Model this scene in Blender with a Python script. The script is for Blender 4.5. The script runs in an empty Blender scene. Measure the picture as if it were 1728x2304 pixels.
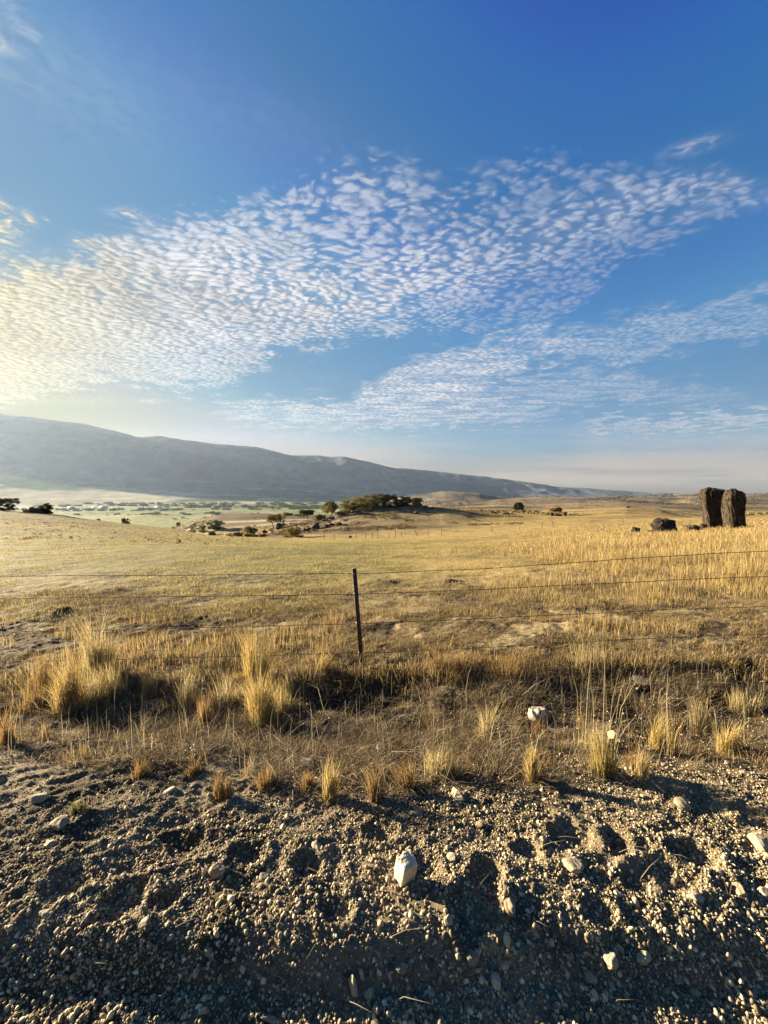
import bpy, math, random
import numpy as np
from mathutils import Vector, Matrix

random.seed(7)
RNG = np.random.default_rng(11)
SC = bpy.context.scene
COL = SC.collection

# ------------------------------------------------------------------ camera numbers
F = 868.0
PITCH = math.radians(3.1)
EYE = 1.7
CP, SP = math.cos(PITCH), math.sin(PITCH)
SUN_AZ = math.radians(-66.0)      # left of the view axis (+Y)
SUN_EL = math.radians(13.0)
SUNDIR = np.array([math.sin(SUN_AZ)*math.cos(SUN_EL), math.cos(SUN_AZ)*math.cos(SUN_EL), math.sin(SUN_EL)])

def e_row(row):
    b = (np.asarray(row, float)-1152)/F
    return (-SP-b*CP)/(CP-b*SP)
def ray(px, row):
    a = (px-864)/F; b = (row-1152)/F
    return np.array([a, CP-b*SP, -SP-b*CP])

# ------------------------------------------------------------------ noise
def _hash(ix, iy, seed):
    h = (ix.astype(np.int64)*374761393 + iy.astype(np.int64)*668265263 + seed*1442695041) & 0xffffffff
    h = ((h ^ (h >> 13))*1274126177) & 0xffffffff
    h = (h ^ (h >> 16)) & 0xffffffff
    return h/4294967295.0
def vnoise(x, y, seed=0):
    x = np.asarray(x, float); y = np.asarray(y, float)
    ix = np.floor(x); iy = np.floor(y); fx = x-ix; fy = y-iy
    ux = fx*fx*fx*(fx*(fx*6-15)+10); uy = fy*fy*fy*(fy*(fy*6-15)+10)
    a = _hash(ix, iy, seed); b = _hash(ix+1, iy, seed); c = _hash(ix, iy+1, seed); d = _hash(ix+1, iy+1, seed)
    return (a*(1-ux)+b*ux)*(1-uy)+(c*(1-ux)+d*ux)*uy
def fbm(x, y, oct=4, seed=0, gain=.5):
    s = 0; amp = 1; tot = 0
    x = np.asarray(x, float); y = np.asarray(y, float)
    for o in range(oct):
        s = s+amp*(vnoise(x, y, seed+o*17)*2-1); tot += amp; amp *= gain
        x, y = (x*1.6-y*1.2)+3.1, (x*1.2+y*1.6)+7.7
    return s/tot
def sst(a, b, x):
    t = np.clip((np.asarray(x, float)-a)/(b-a), 0, 1); return t*t*(3-2*t)
def mixv(a, b, t):
    t = np.asarray(t)[..., None]; return np.asarray(a)*(1-t)+np.asarray(b)*t

# ------------------------------------------------------------------ terrain
PY = np.array([-60, -8, 0.9, 1.08, 1.235, 1.34, 1.40, 1.55, 1.9, 2.25, 2.6, 3.05, 3.55, 3.84, 3.92, 4.06, 4.3, 5.0, 6.0, 7.0])
PZ = np.array([-1.9, -1.75, -1.735, -1.735, -1.722, -1.642, -1.625, -1.620, -1.64, -1.68, -1.80, -1.965, -2.04, -2.05, -2.035, -1.965, -1.935, -1.96, -2.05, -2.13])

def V(z, Y): return z/Y
def ER(pairs):
    xs = [(p[0]-864)/F for p in pairs]
    return xs, [float(e_row(p[1])) for p in pairs]
ST = []
def st(Y, pairs=None, zs=None):
    if pairs: xs, es = ER(pairs)
    else:
        xs = [(p[0]-864)/F for p in zs]; es = [p[1]/Y for p in zs]
    ST.append((Y, np.array(xs), np.array(es)))
st(5.5, zs=[(0, -2.01-.10), (864, -2.0), (1728, -1.86)])
st(7.5, zs=[(0, -2.26), (864, -2.17), (1728, -1.94)])
st(12, zs=[(0, -2.5), (864, -2.55), (1728, -2.15)])
st(25, zs=[(0, -3.2), (864, -3.8), (1728, -3.0)])
st(55, [(0, 1173), (216, 1187), (432, 1208), (648, 1217), (864, 1216), (1080, 1210), (1296, 1200), (1512, 1195), (1620, 1191), (1728, 1186)])
st(90, [(0, 1146), (130, 1158), (260, 1175), (390, 1191), (470, 1205), (648, 1213), (864, 1210), (1080, 1198), (1296, 1182), (1512, 1174), (1600, 1173), (1728, 1167)])
st(130, [(0, 1162), (260, 1192), (390, 1206), (470, 1213), (560, 1209), (648, 1199), (762, 1186), (864, 1181), (1000, 1176), (1080, 1178), (1296, 1172), (1512, 1168), (1728, 1163)])
st(170, [(0, 1190), (400, 1230), (560, 1206), (600, 1197), (648, 1181), (700, 1171), (762, 1158), (800, 1149), (852, 1143), (942, 1141), (1000, 1144), (1060, 1152), (1122, 1160), (1200, 1163), (1296, 1161), (1409, 1156), (1512, 1161), (1566, 1166), (1676, 1161), (1728, 1158)])
st(240, [(0, 1215), (400, 1238), (560, 1210), (600, 1202), (700, 1190), (800, 1176), (950, 1162), (1000, 1151), (1050, 1151), (1174, 1150), (1296, 1146), (1409, 1143), (1488, 1149), (1566, 1164), (1620, 1163), (1676, 1159), (1728, 1154)])
st(330, [(0, 1225), (300, 1225), (400, 1197), (490, 1176), (600, 1172), (700, 1169), (762, 1171), (900, 1176), (1000, 1166), (1728, 1170)])
st(450, [(0, 1205), (300, 1200), (360, 1192), (400, 1184), (450, 1166), (490, 1158), (563, 1154), (617, 1157), (700, 1162), (760, 1164), (850, 1166), (1000, 1152), (1100, 1153), (1300, 1156), (1500, 1160), (1728, 1160)])
st(700, [(0, 1218), (780, 1218), (850, 1172), (950, 1150), (1000, 1142), (1100, 1137), (1200, 1135), (1300, 1132), (1400, 1130), (1500, 1135), (1600, 1139), (1728, 1134)])
st(1050, [(0, 1180), (780, 1178), (880, 1160), (1000, 1149), (1200, 1143), (1450, 1139), (1728, 1144)])
st(1500, [(0, 1157), (780, 1156), (900, 1137), (1000, 1134), (1100, 1130), (1200, 1127), (1300, 1123), (1360, 1121), (1450, 1122), (1520, 1125), (1600, 1119), (1728, 1116)])
st(2050, [(0, 1144), (780, 1142), (900, 1138), (1000, 1134), (1300, 1130), (1728, 1128)])
st(2700, [(0, 1136), (700, 1133), (880, 1124), (930, 1112), (1001, 1105), (1080, 1110), (1140, 1122), (1250, 1118), (1400, 1117), (1490, 1113), (1550, 1111), (1650, 1109), (1728, 1111)])
st(4000, [(0, 1130), (900, 1128), (1300, 1122), (1728, 1119)])
st(7200, [(0, 1121), (1728, 1117)])
LOGY = np.log(np.array([s[0] for s in ST]))
def pchip_eval(L, Es, l):
    """Es: list of arrays e_k per vertex; l: query log Y per vertex"""
    E = np.stack(Es); K = len(L)
    h = np.diff(L)[:, None]; d = np.diff(E, axis=0)/h
    m = np.zeros_like(E)
    for k in range(1, K-1):
        w1 = 2*h[k]+h[k-1]; w2 = h[k]+2*h[k-1]
        same = d[k-1]*d[k] > 0
        with np.errstate(divide='ignore', invalid='ignore'):
            mm = (w1+w2)/(w1/d[k-1]+w2/d[k])
        m[k] = np.where(same, mm, 0)
    m[0] = d[0]; m[-1] = d[-1]
    k = np.clip(np.searchsorted(L, l)-1, 0, K-2)
    idx = np.arange(E.shape[1])
    hh = h[k, 0]; t = np.clip((l-L[k])/hh, 0, 1)
    e0 = E[k, idx]; e1 = E[k+1, idx]; m0 = m[k, idx]*hh; m1 = m[k+1, idx]*hh
    t2 = t*t; t3 = t2*t
    return (2*t3-3*t2+1)*e0+(t3-2*t2+t)*m0+(-2*t3+3*t2)*e1+(t3-t2)*m1

# hollows (hoof prints, hand-size pits) in the gravel: (px,row,radius m,depth m)
PITS_PX = [(687, 1955, .065, .045), (281, 2033, .08, .04), (360, 2040, .06, .03), (150, 2000, .09, .035),
           (1088, 1985, .075, .05), (1075, 2065, .085, .06), (1280, 1890, .09, .04), (1385, 1895, .06, .03), (1187, 1930, .05, .03), (1392, 1918, .05, .03),
           (1560, 1935, .09, .04), (1505, 1985, .09, .04), (1430, 1990, .06, .03), (1598, 1805, .1, .04), (1697, 1840, .08, .04), (960, 1965, .07, .03),
           (420, 1900, .09, .03), (560, 1925, .07, .03), (230, 1870, .1, .03), (850, 1880, .06, .025), (1150, 2090, .06, .03), (1350, 2060, .05, .025), (760, 2060, .05, .03)]
PITS = []
def base_near(X, Y):
    z = np.interp(Y, PY, PZ)
    z = z+.035*np.clip(X, -8, 8)*sst(2.4, 4.2, Y)
    z = z+.075*np.exp(-((Y-3.75)/.30)**2)*sst(-.25, .35, fbm(X*1.5, X*0, 4, 77)+.45*sst(-.4, -1.3, X))
    return z
for (px, row, r, dp) in PITS_PX:
    d = ray(px, row); t = 1.65/-d[2]; PITS.append((d[0]*t, d[1]*t, r, dp))
MOUNDS = [(1010, 1312, .5, .10), (1060, 1336, .5, .08), (870, 1310, .35, .10), (250, 1335, .6, .10), (130, 1395, .5, .14), (620, 1360, .6, .09), (520, 1305, .5, .07),
          (1210, 1290, .6, .08), (1380, 1275, .7, .08), (920, 1360, .4, .08), (660, 1395, .4, .07), (1350, 1408, .4, .09), (1480, 1402, .4, .09), (1280, 1415, .35, .07), (900, 1345, .4, .06)]
MND = []
for (px, row, r, h) in MOUNDS:
    d = ray(px, row); t = 2.35/-d[2]; MND.append((d[0]*t, d[1]*t, r, h))

def zgr(X, Y, micro=True):
    X = np.asarray(X, float).ravel(); Y = np.asarray(Y, float).ravel()
    wob = .17*fbm(X*1.3, Y*.5, 4, 5)
    # bank and swale lines wander along X
    Yw = Y+wob*sst(1.0, 1.8, Y)*(1-sst(5, 6, Y))*1.0
    zn = base_near(X, Yw)
    far = Y > 5.0
    z = zn.copy()
    if far.any():
        s = np.clip(X[far]/Y[far], -1.6, 1.6)
        Es = [np.interp(s, xs, es) for (_, xs, es) in ST]
        e = pchip_eval(LOGY, Es, np.log(np.clip(Y[far], 5.5, 7200)))
        zf = e*Y[far]
        b = sst(5.0, 7.0, Y[far])
        z[far] = zn[far]*(1-b)+zf*b
        if micro:
            Yf = Y[far]; Xf = X[far]
            hi = sst(60, 130, Yf)
            z[far] += b*(.045*fbm(Xf*.9, Yf*.9, 3, 9)*(1-sst(40, 90, Yf))+.022*fbm(Xf*4.5, Yf*4.5, 3, 19)*(1-sst(9, 16, Yf))
                         + .18*fbm(Xf*.11, Yf*.11, 3, 21)*sst(20, 60, Yf)*(1-sst(200, 500, Yf))
                         + hi*.5*fbm(Xf*.05, Yf*.035, 4, 31)*(1-sst(500, 800, Yf))
                         + sst(600, 1200, Yf)*(X[far]/Yf > -0.1)*14*sst(-.1, .15, X[far]/Yf)*fbm(Xf*.004, Yf*.004, 5, 41))
            # rocky left shoulder of the middle hill
            hillm = sst(115, 135, Yf)*(1-sst(168, 185, Yf))*sst(-.33, -.24, s)*(1-sst(-.12, -.02, s))
            z[far] += hillm*.8*np.abs(fbm(Xf*.18, Yf*.18, 3, 77))
    if micro:
        nr = Y < 6.5
        if nr.any():
            Xn = X[nr]; Yn = Y[nr]; zz = z[nr]
            g = 1-sst(2.2, 2.6, Yn)
            lump = 1-.45*sst(.2, 1.2, Xn)
            gz = .011*fbm(Xn*3.2, Yn*4.0, 3, 3)*g + .011*(np.abs(fbm(Xn*9, Yn*12, 3, 13))*-2+.4)*g + .007*fbm(Xn*28, Yn*30, 3, 33)*g + .004*fbm(Xn*75, Yn*75, 2, 23)*g
            # tyre-thrown ridges running slantwise on the left
            rid = np.abs(fbm(Xn*1.6+Yn*2.6, Yn*6-Xn*3.0, 3, 55))
            gz -= .026*rid*g*(1-sst(-.4, .6, Xn))*sst(1.3, 1.6, Yn)
            f2 = 1-g
            gz += f2*(.045*fbm(Xn*2.4, Yn*2.8, 3, 8)+.022*fbm(Xn*8, Yn*9, 3, 18)+.006*fbm(Xn*32, Yn*32, 2, 28))
            for (cx, cy, r, dp) in PITS:
                q = np.sqrt((Xn-cx)**2+((Yn-cy)*1.15)**2)/r*(1+.45*fbm(Xn*12+cx*9, Yn*12, 3, 61))
                gz += -dp*.75*np.exp(-q**4*.9)+dp*.30*np.exp(-((q-1.35)/.33)**2)
            z[nr] = zz+gz
        md = (Y > 4.5) & (Y < 22)
        if md.any():
            gz = 0
            for (cx, cy, r, h) in MND:
                q = ((X[md]-cx)**2+(Y[md]-cy)**2)/r**2
                gz = gz+h*.55*np.exp(-q*3)*(1+.9*fbm(X[md]*6, Y[md]*6, 3, 71))
            z[md] += gz
    return z+EYE
def zg1(x, y): return float(zgr([x], [y])[0])

def hit(px, row, tmax=400):
    """ground point seen at a pixel of the photograph"""
    d = ray(px, row)
    t = np.exp(np.linspace(math.log(.8), math.log(tmax), 6000))
    P = d[None, :]*t[:, None]; P[:, 2] += EYE
    g = zgr(P[:, 0], P[:, 1])
    k = np.argmax(P[:, 2] <= g)
    if not (P[k, 2] <= g[k]): k = int(np.argmin(P[:, 2]-g))
    return float(P[k, 0]), float(P[k, 1]), float(g[k])

# ------------------------------------------------------------------ mesh helpers
def mesh_np(name, verts, tris=None, quads=None, mat=None, col=None, smooth=False, parent=None, link=True, mats=None, midx=None):
    me = bpy.data.meshes.new(name)
    verts = np.asarray(verts, np.float32)
    nt = 0 if tris is None else len(tris); nq = 0 if quads is None else len(quads)
    me.vertices.add(len(verts)); me.vertices.foreach_set('co', verts.ravel())
    loops = []; starts = []
    if nt: loops.append(np.asarray(tris, np.int32).ravel()); starts.append(np.arange(nt, dtype=np.int32)*3)
    if nq: loops.append(np.asarray(quads, np.int32).ravel()); starts.append(nt*3+np.arange(nq, dtype=np.int32)*4)
    lp = np.concatenate(loops); stt = np.concatenate(starts)
    me.loops.add(len(lp)); me.loops.foreach_set('vertex_index', lp)
    me.polygons.add(len(stt)); me.polygons.foreach_set('loop_start', stt)
    if smooth: me.polygons.foreach_set('use_smooth', np.ones(len(stt), bool))
    if midx is not None: me.polygons.foreach_set('material_index', np.asarray(midx, np.int32))
    me.update(calc_edges=True)
    if col is not None:
        at = me.color_attributes.new('tint', 'FLOAT_COLOR', 'POINT')
        c = np.ones((len(verts), 4), np.float32); c[:, :3] = col
        at.data.foreach_set('color', c.ravel())
    for m in (mats or ([mat] if mat else [])): me.materials.append(m)
    o = bpy.data.objects.new(name, me)
    if link: COL.objects.link(o)
    if parent is not None: o.parent = parent
    return o
def tag(o, label=None, cat=None, group=None, kind=None):
    if label: o['label'] = label
    if cat: o['category'] = cat
    if group: o['group'] = group
    if kind: o['kind'] = kind
    return o
def empty(name, loc, rz=0, label=None, cat=None, group=None):
    o = bpy.data.objects.new(name, None); COL.objects.link(o); o.location = loc; o.rotation_euler = (0, 0, rz)
    o.empty_display_size = .2
    return tag(o, label, cat, group)

def ico(sub):
    import bmesh
    bm = bmesh.new(); bmesh.ops.create_icosphere(bm, subdivisions=sub, radius=1)
    v = np.array([x.co[:] for x in bm.verts]); f = np.array([[q.index for q in p.verts] for p in bm.faces]); bm.free()
    return v, f
ICO = {k: ico(k) for k in (1, 2, 3, 4, 5)}

class B:   # collects tubes/boxes into one mesh
    def __init__(s): s.v = []; s.f = []; s.q = []; s.n = 0
    def add(s, v, f=None, q=None):
        v = np.asarray(v, float); s.v.append(v)
        if f is not None and len(f): s.f.append(np.asarray(f)+s.n)
        if q is not None and len(q): s.q.append(np.asarray(q)+s.n)
        s.n += len(v)
    def tube(s, pts, rad, n=6, cap=True):
        pts = np.asarray(pts, float); m = len(pts); rad = np.broadcast_to(rad, (m,))
        T = np.gradient(pts, axis=0); T /= np.linalg.norm(T, axis=1)[:, None]+1e-9
        up = np.array([0, 0, 1.]) if abs(T[0, 2]) < .9 else np.array([0, 1., 0])
        N1 = np.cross(T, up); N1 /= np.linalg.norm(N1, axis=1)[:, None]+1e-9; N2 = np.cross(T, N1)
        a = np.linspace(0, 2*np.pi, n, endpoint=False)
        v = pts[:, None]+(N1[:, None]*np.cos(a)[None, :, None]+N2[:, None]*np.sin(a)[None, :, None])*rad[:, None, None]
        v = v.reshape(-1, 3); q = []
        for i in range(m-1):
            for j in range(n):
                q.append([i*n+j, i*n+(j+1) % n, (i+1)*n+(j+1) % n, (i+1)*n+j])
        f = []
        if cap:
            for j in range(1, n-1): f.append([0, j, j+1]); f.append([(m-1)*n, (m-1)*n+j+1, (m-1)*n+j])
        s.add(v, f, q)
    def box(s, c, h, R=None):
        v = np.array([[x, y, z] for x in (-1, 1) for y in (-1, 1) for z in (-1, 1)], float)*np.asarray(h)
        if R is not None: v = v@np.asarray(R).T
        s.add(v+np.asarray(c), None, [[0, 1, 3, 2], [4, 6, 7, 5], [0, 4, 5, 1], [2, 3, 7, 6], [0, 2, 6, 4], [1, 5, 7, 3]])
    def build(s, name, mat, parent=None, smooth=False, col=None):
        return mesh_np(name, np.concatenate(s.v), np.concatenate(s.f) if s.f else None, np.concatenate(s.q) if s.q else None, mat, col, smooth, parent)

# ------------------------------------------------------------------ materials
class NT:
    def __init__(s, tree): s.t = tree; s.n = tree.nodes; s.l = tree.links
    def new(s, typ, **kw):
        n = s.n.new(typ)
        for k, v in kw.items(): setattr(n, k, v)
        return n
    def put(s, sock, v):
        if isinstance(v, bpy.types.NodeSocket): s.l.new(v, sock)
        elif v is not None:
            if hasattr(sock.default_value, '__len__') and isinstance(v, (tuple, list)) and len(sock.default_value) == 4 and len(v) == 3: v = (*v, 1)
            sock.default_value = v
    def m(s, op, a, b=None, c=None, clamp=False):
        n = s.new('ShaderNodeMath', operation=op, use_clamp=clamp)
        s.put(n.inputs[0], a); s.put(n.inputs[1], b)
        if c is not None: s.put(n.inputs[2], c)
        return n.outputs[0]
    def ss(s, lo, hi, x):
        n = s.new('ShaderNodeMapRange', interpolation_type='SMOOTHSTEP')
        s.put(n.inputs['Value'], x); s.put(n.inputs['From Min'], lo); s.put(n.inputs['From Max'], hi)
        return n.outputs[0]
    def lin(s, x, a, b, c, d):
        n = s.new('ShaderNodeMapRange'); s.put(n.inputs['Value'], x)
        for k, v in zip(('From Min', 'From Max', 'To Min', 'To Max'), (a, b, c, d)): s.put(n.inputs[k], v)
        return n.outputs[0]
    def noise(s, vec, scale, detail=4, rough=.55, dist=0, dim='3D'):
        n = s.new('ShaderNodeTexNoise', noise_dimensions=dim); s.put(n.inputs['Vector'], vec)
        n.inputs['Scale'].default_value = scale; n.inputs['Detail'].default_value = detail
        n.inputs['Roughness'].default_value = rough; n.inputs['Distortion'].default_value = dist
        return n.outputs['Fac']
    def mix(s, f, a, b, mode='MIX'):
        n = s.new('ShaderNodeMix', data_type='RGBA', blend_type=mode)
        s.put(n.inputs[0], f); s.put(n.inputs[6], a); s.put(n.inputs[7], b); return n.outputs[2]
    def comb(s, x, y, z):
        n = s.new('ShaderNodeCombineXYZ'); s.put(n.inputs[0], x); s.put(n.inputs[1], y); s.put(n.inputs[2], z); return n.outputs[0]
    def vm(s, op, a, b=None, sc=None):
        n = s.new('ShaderNodeVectorMath', operation=op); s.put(n.inputs[0], a)
        if b is not None: s.put(n.inputs[1], b)
        if sc is not None: s.put(n.inputs['Scale'], sc)
        return n.outputs[1] if op in ('DOT_PRODUCT', 'LENGTH') else n.outputs[0]

def material(name):
    m = bpy.data.materials.new(name); m.use_nodes = True
    t = NT(m.node_tree); p = m.node_tree.nodes['Principled BSDF']
    p.inputs['Specular IOR Level'].default_value = .2
    p.inputs['Roughness'].default_value = .9
    return m, t, p
def bump(t, h, strength, dist, p, normal=None):
    b = t.new('ShaderNodeBump'); t.put(b.inputs['Height'], h); t.put(b.inputs['Strength'], strength); t.put(b.inputs['Distance'], dist)
    if normal is not None: t.put(b.inputs['Normal'], normal)
    t.l.new(b.outputs[0], p.inputs['Normal']); return b.outputs[0]

def simple_mat(name, c1, c2, scale=8, rough=.9, bs=.3, bd=.02, space='Object', spec=.2, metal=0, detail=6):
    m, t, p = material(name)
    tc = t.new('ShaderNodeTexCoord').outputs[space]
    n = t.noise(tc, scale, detail, .65)
    k = t.ss(.35, .65, n)
    t.l.new(t.mix(k, c1, c2), p.inputs['Base Color'])
    p.inputs['Roughness'].default_value = rough; p.inputs['Specular IOR Level'].default_value = spec; p.inputs['Metallic'].default_value = metal
    bump(t, t.noise(tc, scale*3, detail, .7), bs, bd, p)
    return m

def mat_ground():
    m, t, p = material('ground_soil')
    col = t.new('ShaderNodeVertexColor', layer_name='tint').outputs[0]
    pos = t.new('ShaderNodeNewGeometry').outputs['Position']
    fine = t.noise(pos, 55, 5, .7); med = t.noise(pos, 6, 6, .7); big = t.noise(pos, .6, 6, .65); huge = t.noise(pos, .035, 8, .7)
    sx = t.new('ShaderNodeSeparateXYZ'); t.put(sx.inputs[0], pos)
    Y = sx.outputs[1]
    farf = t.ss(9, 45, Y); vfar = t.ss(150, 500, Y)
    n1 = t.m('ADD', t.m('MULTIPLY', t.lin(fine, .25, .75, -.45, .45), t.m('SUBTRACT', 1, farf)), t.lin(med, .3, .7, -.28, .28))
    n2 = t.m('ADD', t.m('MULTIPLY', t.lin(big, .3, .7, -.35, .35), farf), t.m('MULTIPLY', t.lin(huge, .3, .7, -.45, .45), t.m('ADD', vfar, .25)))
    k = t.m('ADD', 1.0, t.m('ADD', n1, n2))
    k = t.m('MAXIMUM', k, .25)
    c = t.vm('SCALE', col, sc=k)
    t.l.new(c, p.inputs['Base Color'])
    p.inputs['Roughness'].default_value = .95; p.inputs['Specular IOR Level'].default_value = .08
    h1 = t.m('MULTIPLY', t.noise(pos, 90, 4, .7), .006)
    h2 = t.m('MULTIPLY', t.m('MULTIPLY', t.noise(pos, 7, 6, .75), .05), farf)
    h3 = t.m('MULTIPLY', t.m('MULTIPLY', t.noise(pos, .5, 8, .75), .9), t.ss(60, 200, Y))
    h4 = t.m('MULTIPLY', t.m('MULTIPLY', t.noise(pos, .02, 8, .7), 14), t.ss(300, 900, Y))
    h = t.m('ADD', t.m('ADD', h1, h2), t.m('ADD', h3, h4))
    bump(t, h, .9, 1.0, p)
    return m
def mat_blade(name='dry_blades', trans=.45):
    m = bpy.data.materials.new(name); m.use_nodes = True
    t = NT(m.node_tree); m.node_tree.nodes.remove(m.node_tree.nodes['Principled BSDF'])
    out = [n for n in m.node_tree.nodes if n.type == 'OUTPUT_MATERIAL'][0]
    col = t.new('ShaderNodeVertexColor', layer_name='tint').outputs[0]
    d = t.new('ShaderNodeBsdfDiffuse'); tr = t.new('ShaderNodeBsdfTranslucent'); mx = t.new('ShaderNodeMixShader')
    t.l.new(col, d.inputs[0]); t.l.new(col, tr.inputs[0]); mx.inputs[0].default_value = trans
    t.l.new(d.outputs[0], mx.inputs[1]); t.l.new(tr.outputs[0], mx.inputs[2]); t.l.new(mx.outputs[0], out.inputs[0])
    return m
def mat_tint(name, rough=.85, spec=.2, bs=.3, scale=60, bd=.004, space='Object', amt=.35):
    m, t, p = material(name)
    col = t.new('ShaderNodeVertexColor', layer_name='tint').outputs[0]
    tc = t.new('ShaderNodeTexCoord').outputs[space]
    n = t.noise(tc, scale, 5, .7)
    t.l.new(t.vm('SCALE', col, sc=t.lin(n, .25, .75, 1-amt, 1+amt)), p.inputs['Base Color'])
    p.inputs['Roughness'].default_value = rough; p.inputs['Specular IOR Level'].default_value = spec
    bump(t, n, bs, bd, p)
    return m

M_GROUND = mat_ground()
M_BLADE = mat_blade('dry_grass_blades', .4)
M_LEAF = mat_blade('shrub_leaves', .3)
M_PEB = mat_tint('pebble_stone', .8, .25, .25, 120, .002)
M_BARK = simple_mat('shrub_bark', (.05, .035, .025), (.10, .075, .05), 5, bs=.5)

# ------------------------------------------------------------------ GROUND
ALB = .56
def ground_color(X, Y, z):
    n = len(X); s = X/np.maximum(Y, 1)
    C = np.zeros((n, 3))
    nb = fbm(X*1.3, Y*1.3, 4, 101); nc = fbm(X*.35, Y*.35, 4, 111); nd = fbm(X*5, Y*5, 4, 121)
    grav = mixv([.105, .082, .050], [.31, .25, .16], sst(-.35, .45, nd*.7+nb*.5))
    C[:] = grav
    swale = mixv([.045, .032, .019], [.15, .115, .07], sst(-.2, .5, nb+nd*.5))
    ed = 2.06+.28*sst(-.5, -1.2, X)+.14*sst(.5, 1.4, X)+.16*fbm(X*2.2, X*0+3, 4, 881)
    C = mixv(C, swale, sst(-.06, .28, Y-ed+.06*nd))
    stub = mixv([.10, .072, .042], [.36, .285, .165], sst(-.25, .30, nb*.7+nd*.5+.05))
    C = mixv(C, stub, sst(3.95, 4.15, Y+.1*nb))
    gold = mixv([.34, .25, .095], [.50, .37, .145], sst(-.4, .4, nb*.5+nc*.6))
    green = mixv([.17, .16, .052], [.27, .235, .085], sst(-.4, .4, nb*.5+nc*.6))
    mid = mixv(green, gold, sst(-.15, .55, s+.25*nc))
    mid = mixv(mid, gold, sst(35, 60, Y+nc*10)*.8)
    C = mixv(C, mid, sst(6.5, 14, Y+1.5*nc+nb)*np.clip(.85+.0*s, 0, 1))
    # left hill: browner, mown contour look
    lh = sst(28, 70, Y)*(1-sst(-.72, -.45, s))
    band = fbm(X*.05, Y*.30, 4, 131)
    C = mixv(C, mixv([.12, .098, .046], [.22, .175, .078], sst(-.35, .4, band)), lh*.9)
    # middle hill
    hill = sst(104, 112, Y+3*nc)*(1-sst(172, 200, Y))*sst(-.38, -.30, s)*(1-sst(.10, .38, s))
    hb = fbm(X*.07, Y*.12, 4, 141)
    C = mixv(C, mixv([.15, .115, .065], [.33, .255, .14], sst(-.4, .35, hb)), hill*.92)
    rocky = sst(115, 135, Y)*(1-sst(172, 182, Y))*sst(-.34, -.27, s)*(1-sst(-.14, -.02, s))
    C = mixv(C, mixv([.07, .05, .035], [.36, .28, .17], sst(-.25, .25, fbm(X*.35, Y*.35, 3, 151))), rocky*.8)
    # golden crest beyond, bands
    gb = fbm(X*.02, Y*.09, 4, 161)
    C = mixv(C, mixv([.30, .22, .09], [.48, .36, .15], sst(-.3, .3, gb)), sst(115, 150, Y)*(1-sst(245, 260, Y))*sst(.1, .38, s))
    # mid mound & strips
    mm = sst(280, 320, Y)*(1-sst(455, 520, Y))
    C = mixv(C, mixv([.15, .12, .07], [.23, .18, .10], sst(-.3, .3, fbm(X*.02, Y*.02, 3, 171))), mm)
    strip = mm*(1-sst(-.02, .0, s))*np.maximum(np.exp(-((Y-332)/9)**2), np.exp(-((Y-300-40*(s+.35))/7)**2))
    C = mixv(C, [.52, .44, .30], strip)
    # valley floor
    vf = sst(520, 640, Y)*(1-sst(-.12, .0, s))
    cx = np.floor(X/170+.35*np.floor(Y/210)); cy = np.floor(Y/210)
    hsh = _hash(cx, cy, 5)
    pal = np.array([[.15, .19, .075], [.20, .235, .09], [.24, .25, .11], [.30, .28, .14], [.12, .16, .07], [.36, .34, .17]])
    fld = pal[(hsh*5.999).astype(int)]
    lush = np.array([.30, .33, .13])
    fld = mixv(fld, lush*np.ones((n, 1)), sst(900, 1000, Y)*(1-sst(1250, 1500, Y))*.75)
    C = mixv(C, fld, vf)
    tanv = sst(1900, 2500, Y+300*fbm(X*.002, Y*.002, 3, 181))*vf
    C = mixv(C, mixv([.12, .13, .075], [.34, .31, .20], sst(-.2, .25, fbm(X*.0016, Y*.004, 4, 191))), tanv)
    # far rolling hills right
    rh = sst(480, 600, Y)*sst(-.08, .08, s)
    hn = fbm(X*.004, Y*.008, 5, 201)
    hc = mixv([.22, .165, .105], [.33, .255, .17], sst(-.3, .3, hn))
    hc = mixv(hc, [.05, .055, .05], sst(.06, .20, fbm(X*.006+9, Y*.014, 4, 211))*.85)
    C = mixv(C, hc, rh)
    butte = sst(2300, 2500, Y)*(1-sst(2900, 3300, Y))*sst(.03, .06, s)*(1-sst(.3, .36, s))
    C = mixv(C, mixv([.07, .075, .06], [.2, .17, .12], sst(0, .4, fbm(X*.005, Y*.003, 4, 215))), butte*.9)
    for (cx, cy, r, h) in MND:
        q = ((X-cx)**2+(Y-cy)**2)/r**2*(1+.6*nd)
        C = mixv(C, [.11, .08, .052], np.exp(-q*3)*.85)
    # silt smears in the gravel: pale dusty and dark damp fines
    silt = sst(.1, .35, fbm(X*2.3, Y*3.1, 3, 221))*(1-sst(2.0, 2.4, Y))
    C = mixv(C, [.25, .205, .14], silt*.6)
    return np.clip(C*ALB*np.array([1, .97, .91]), .006, .9)

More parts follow.
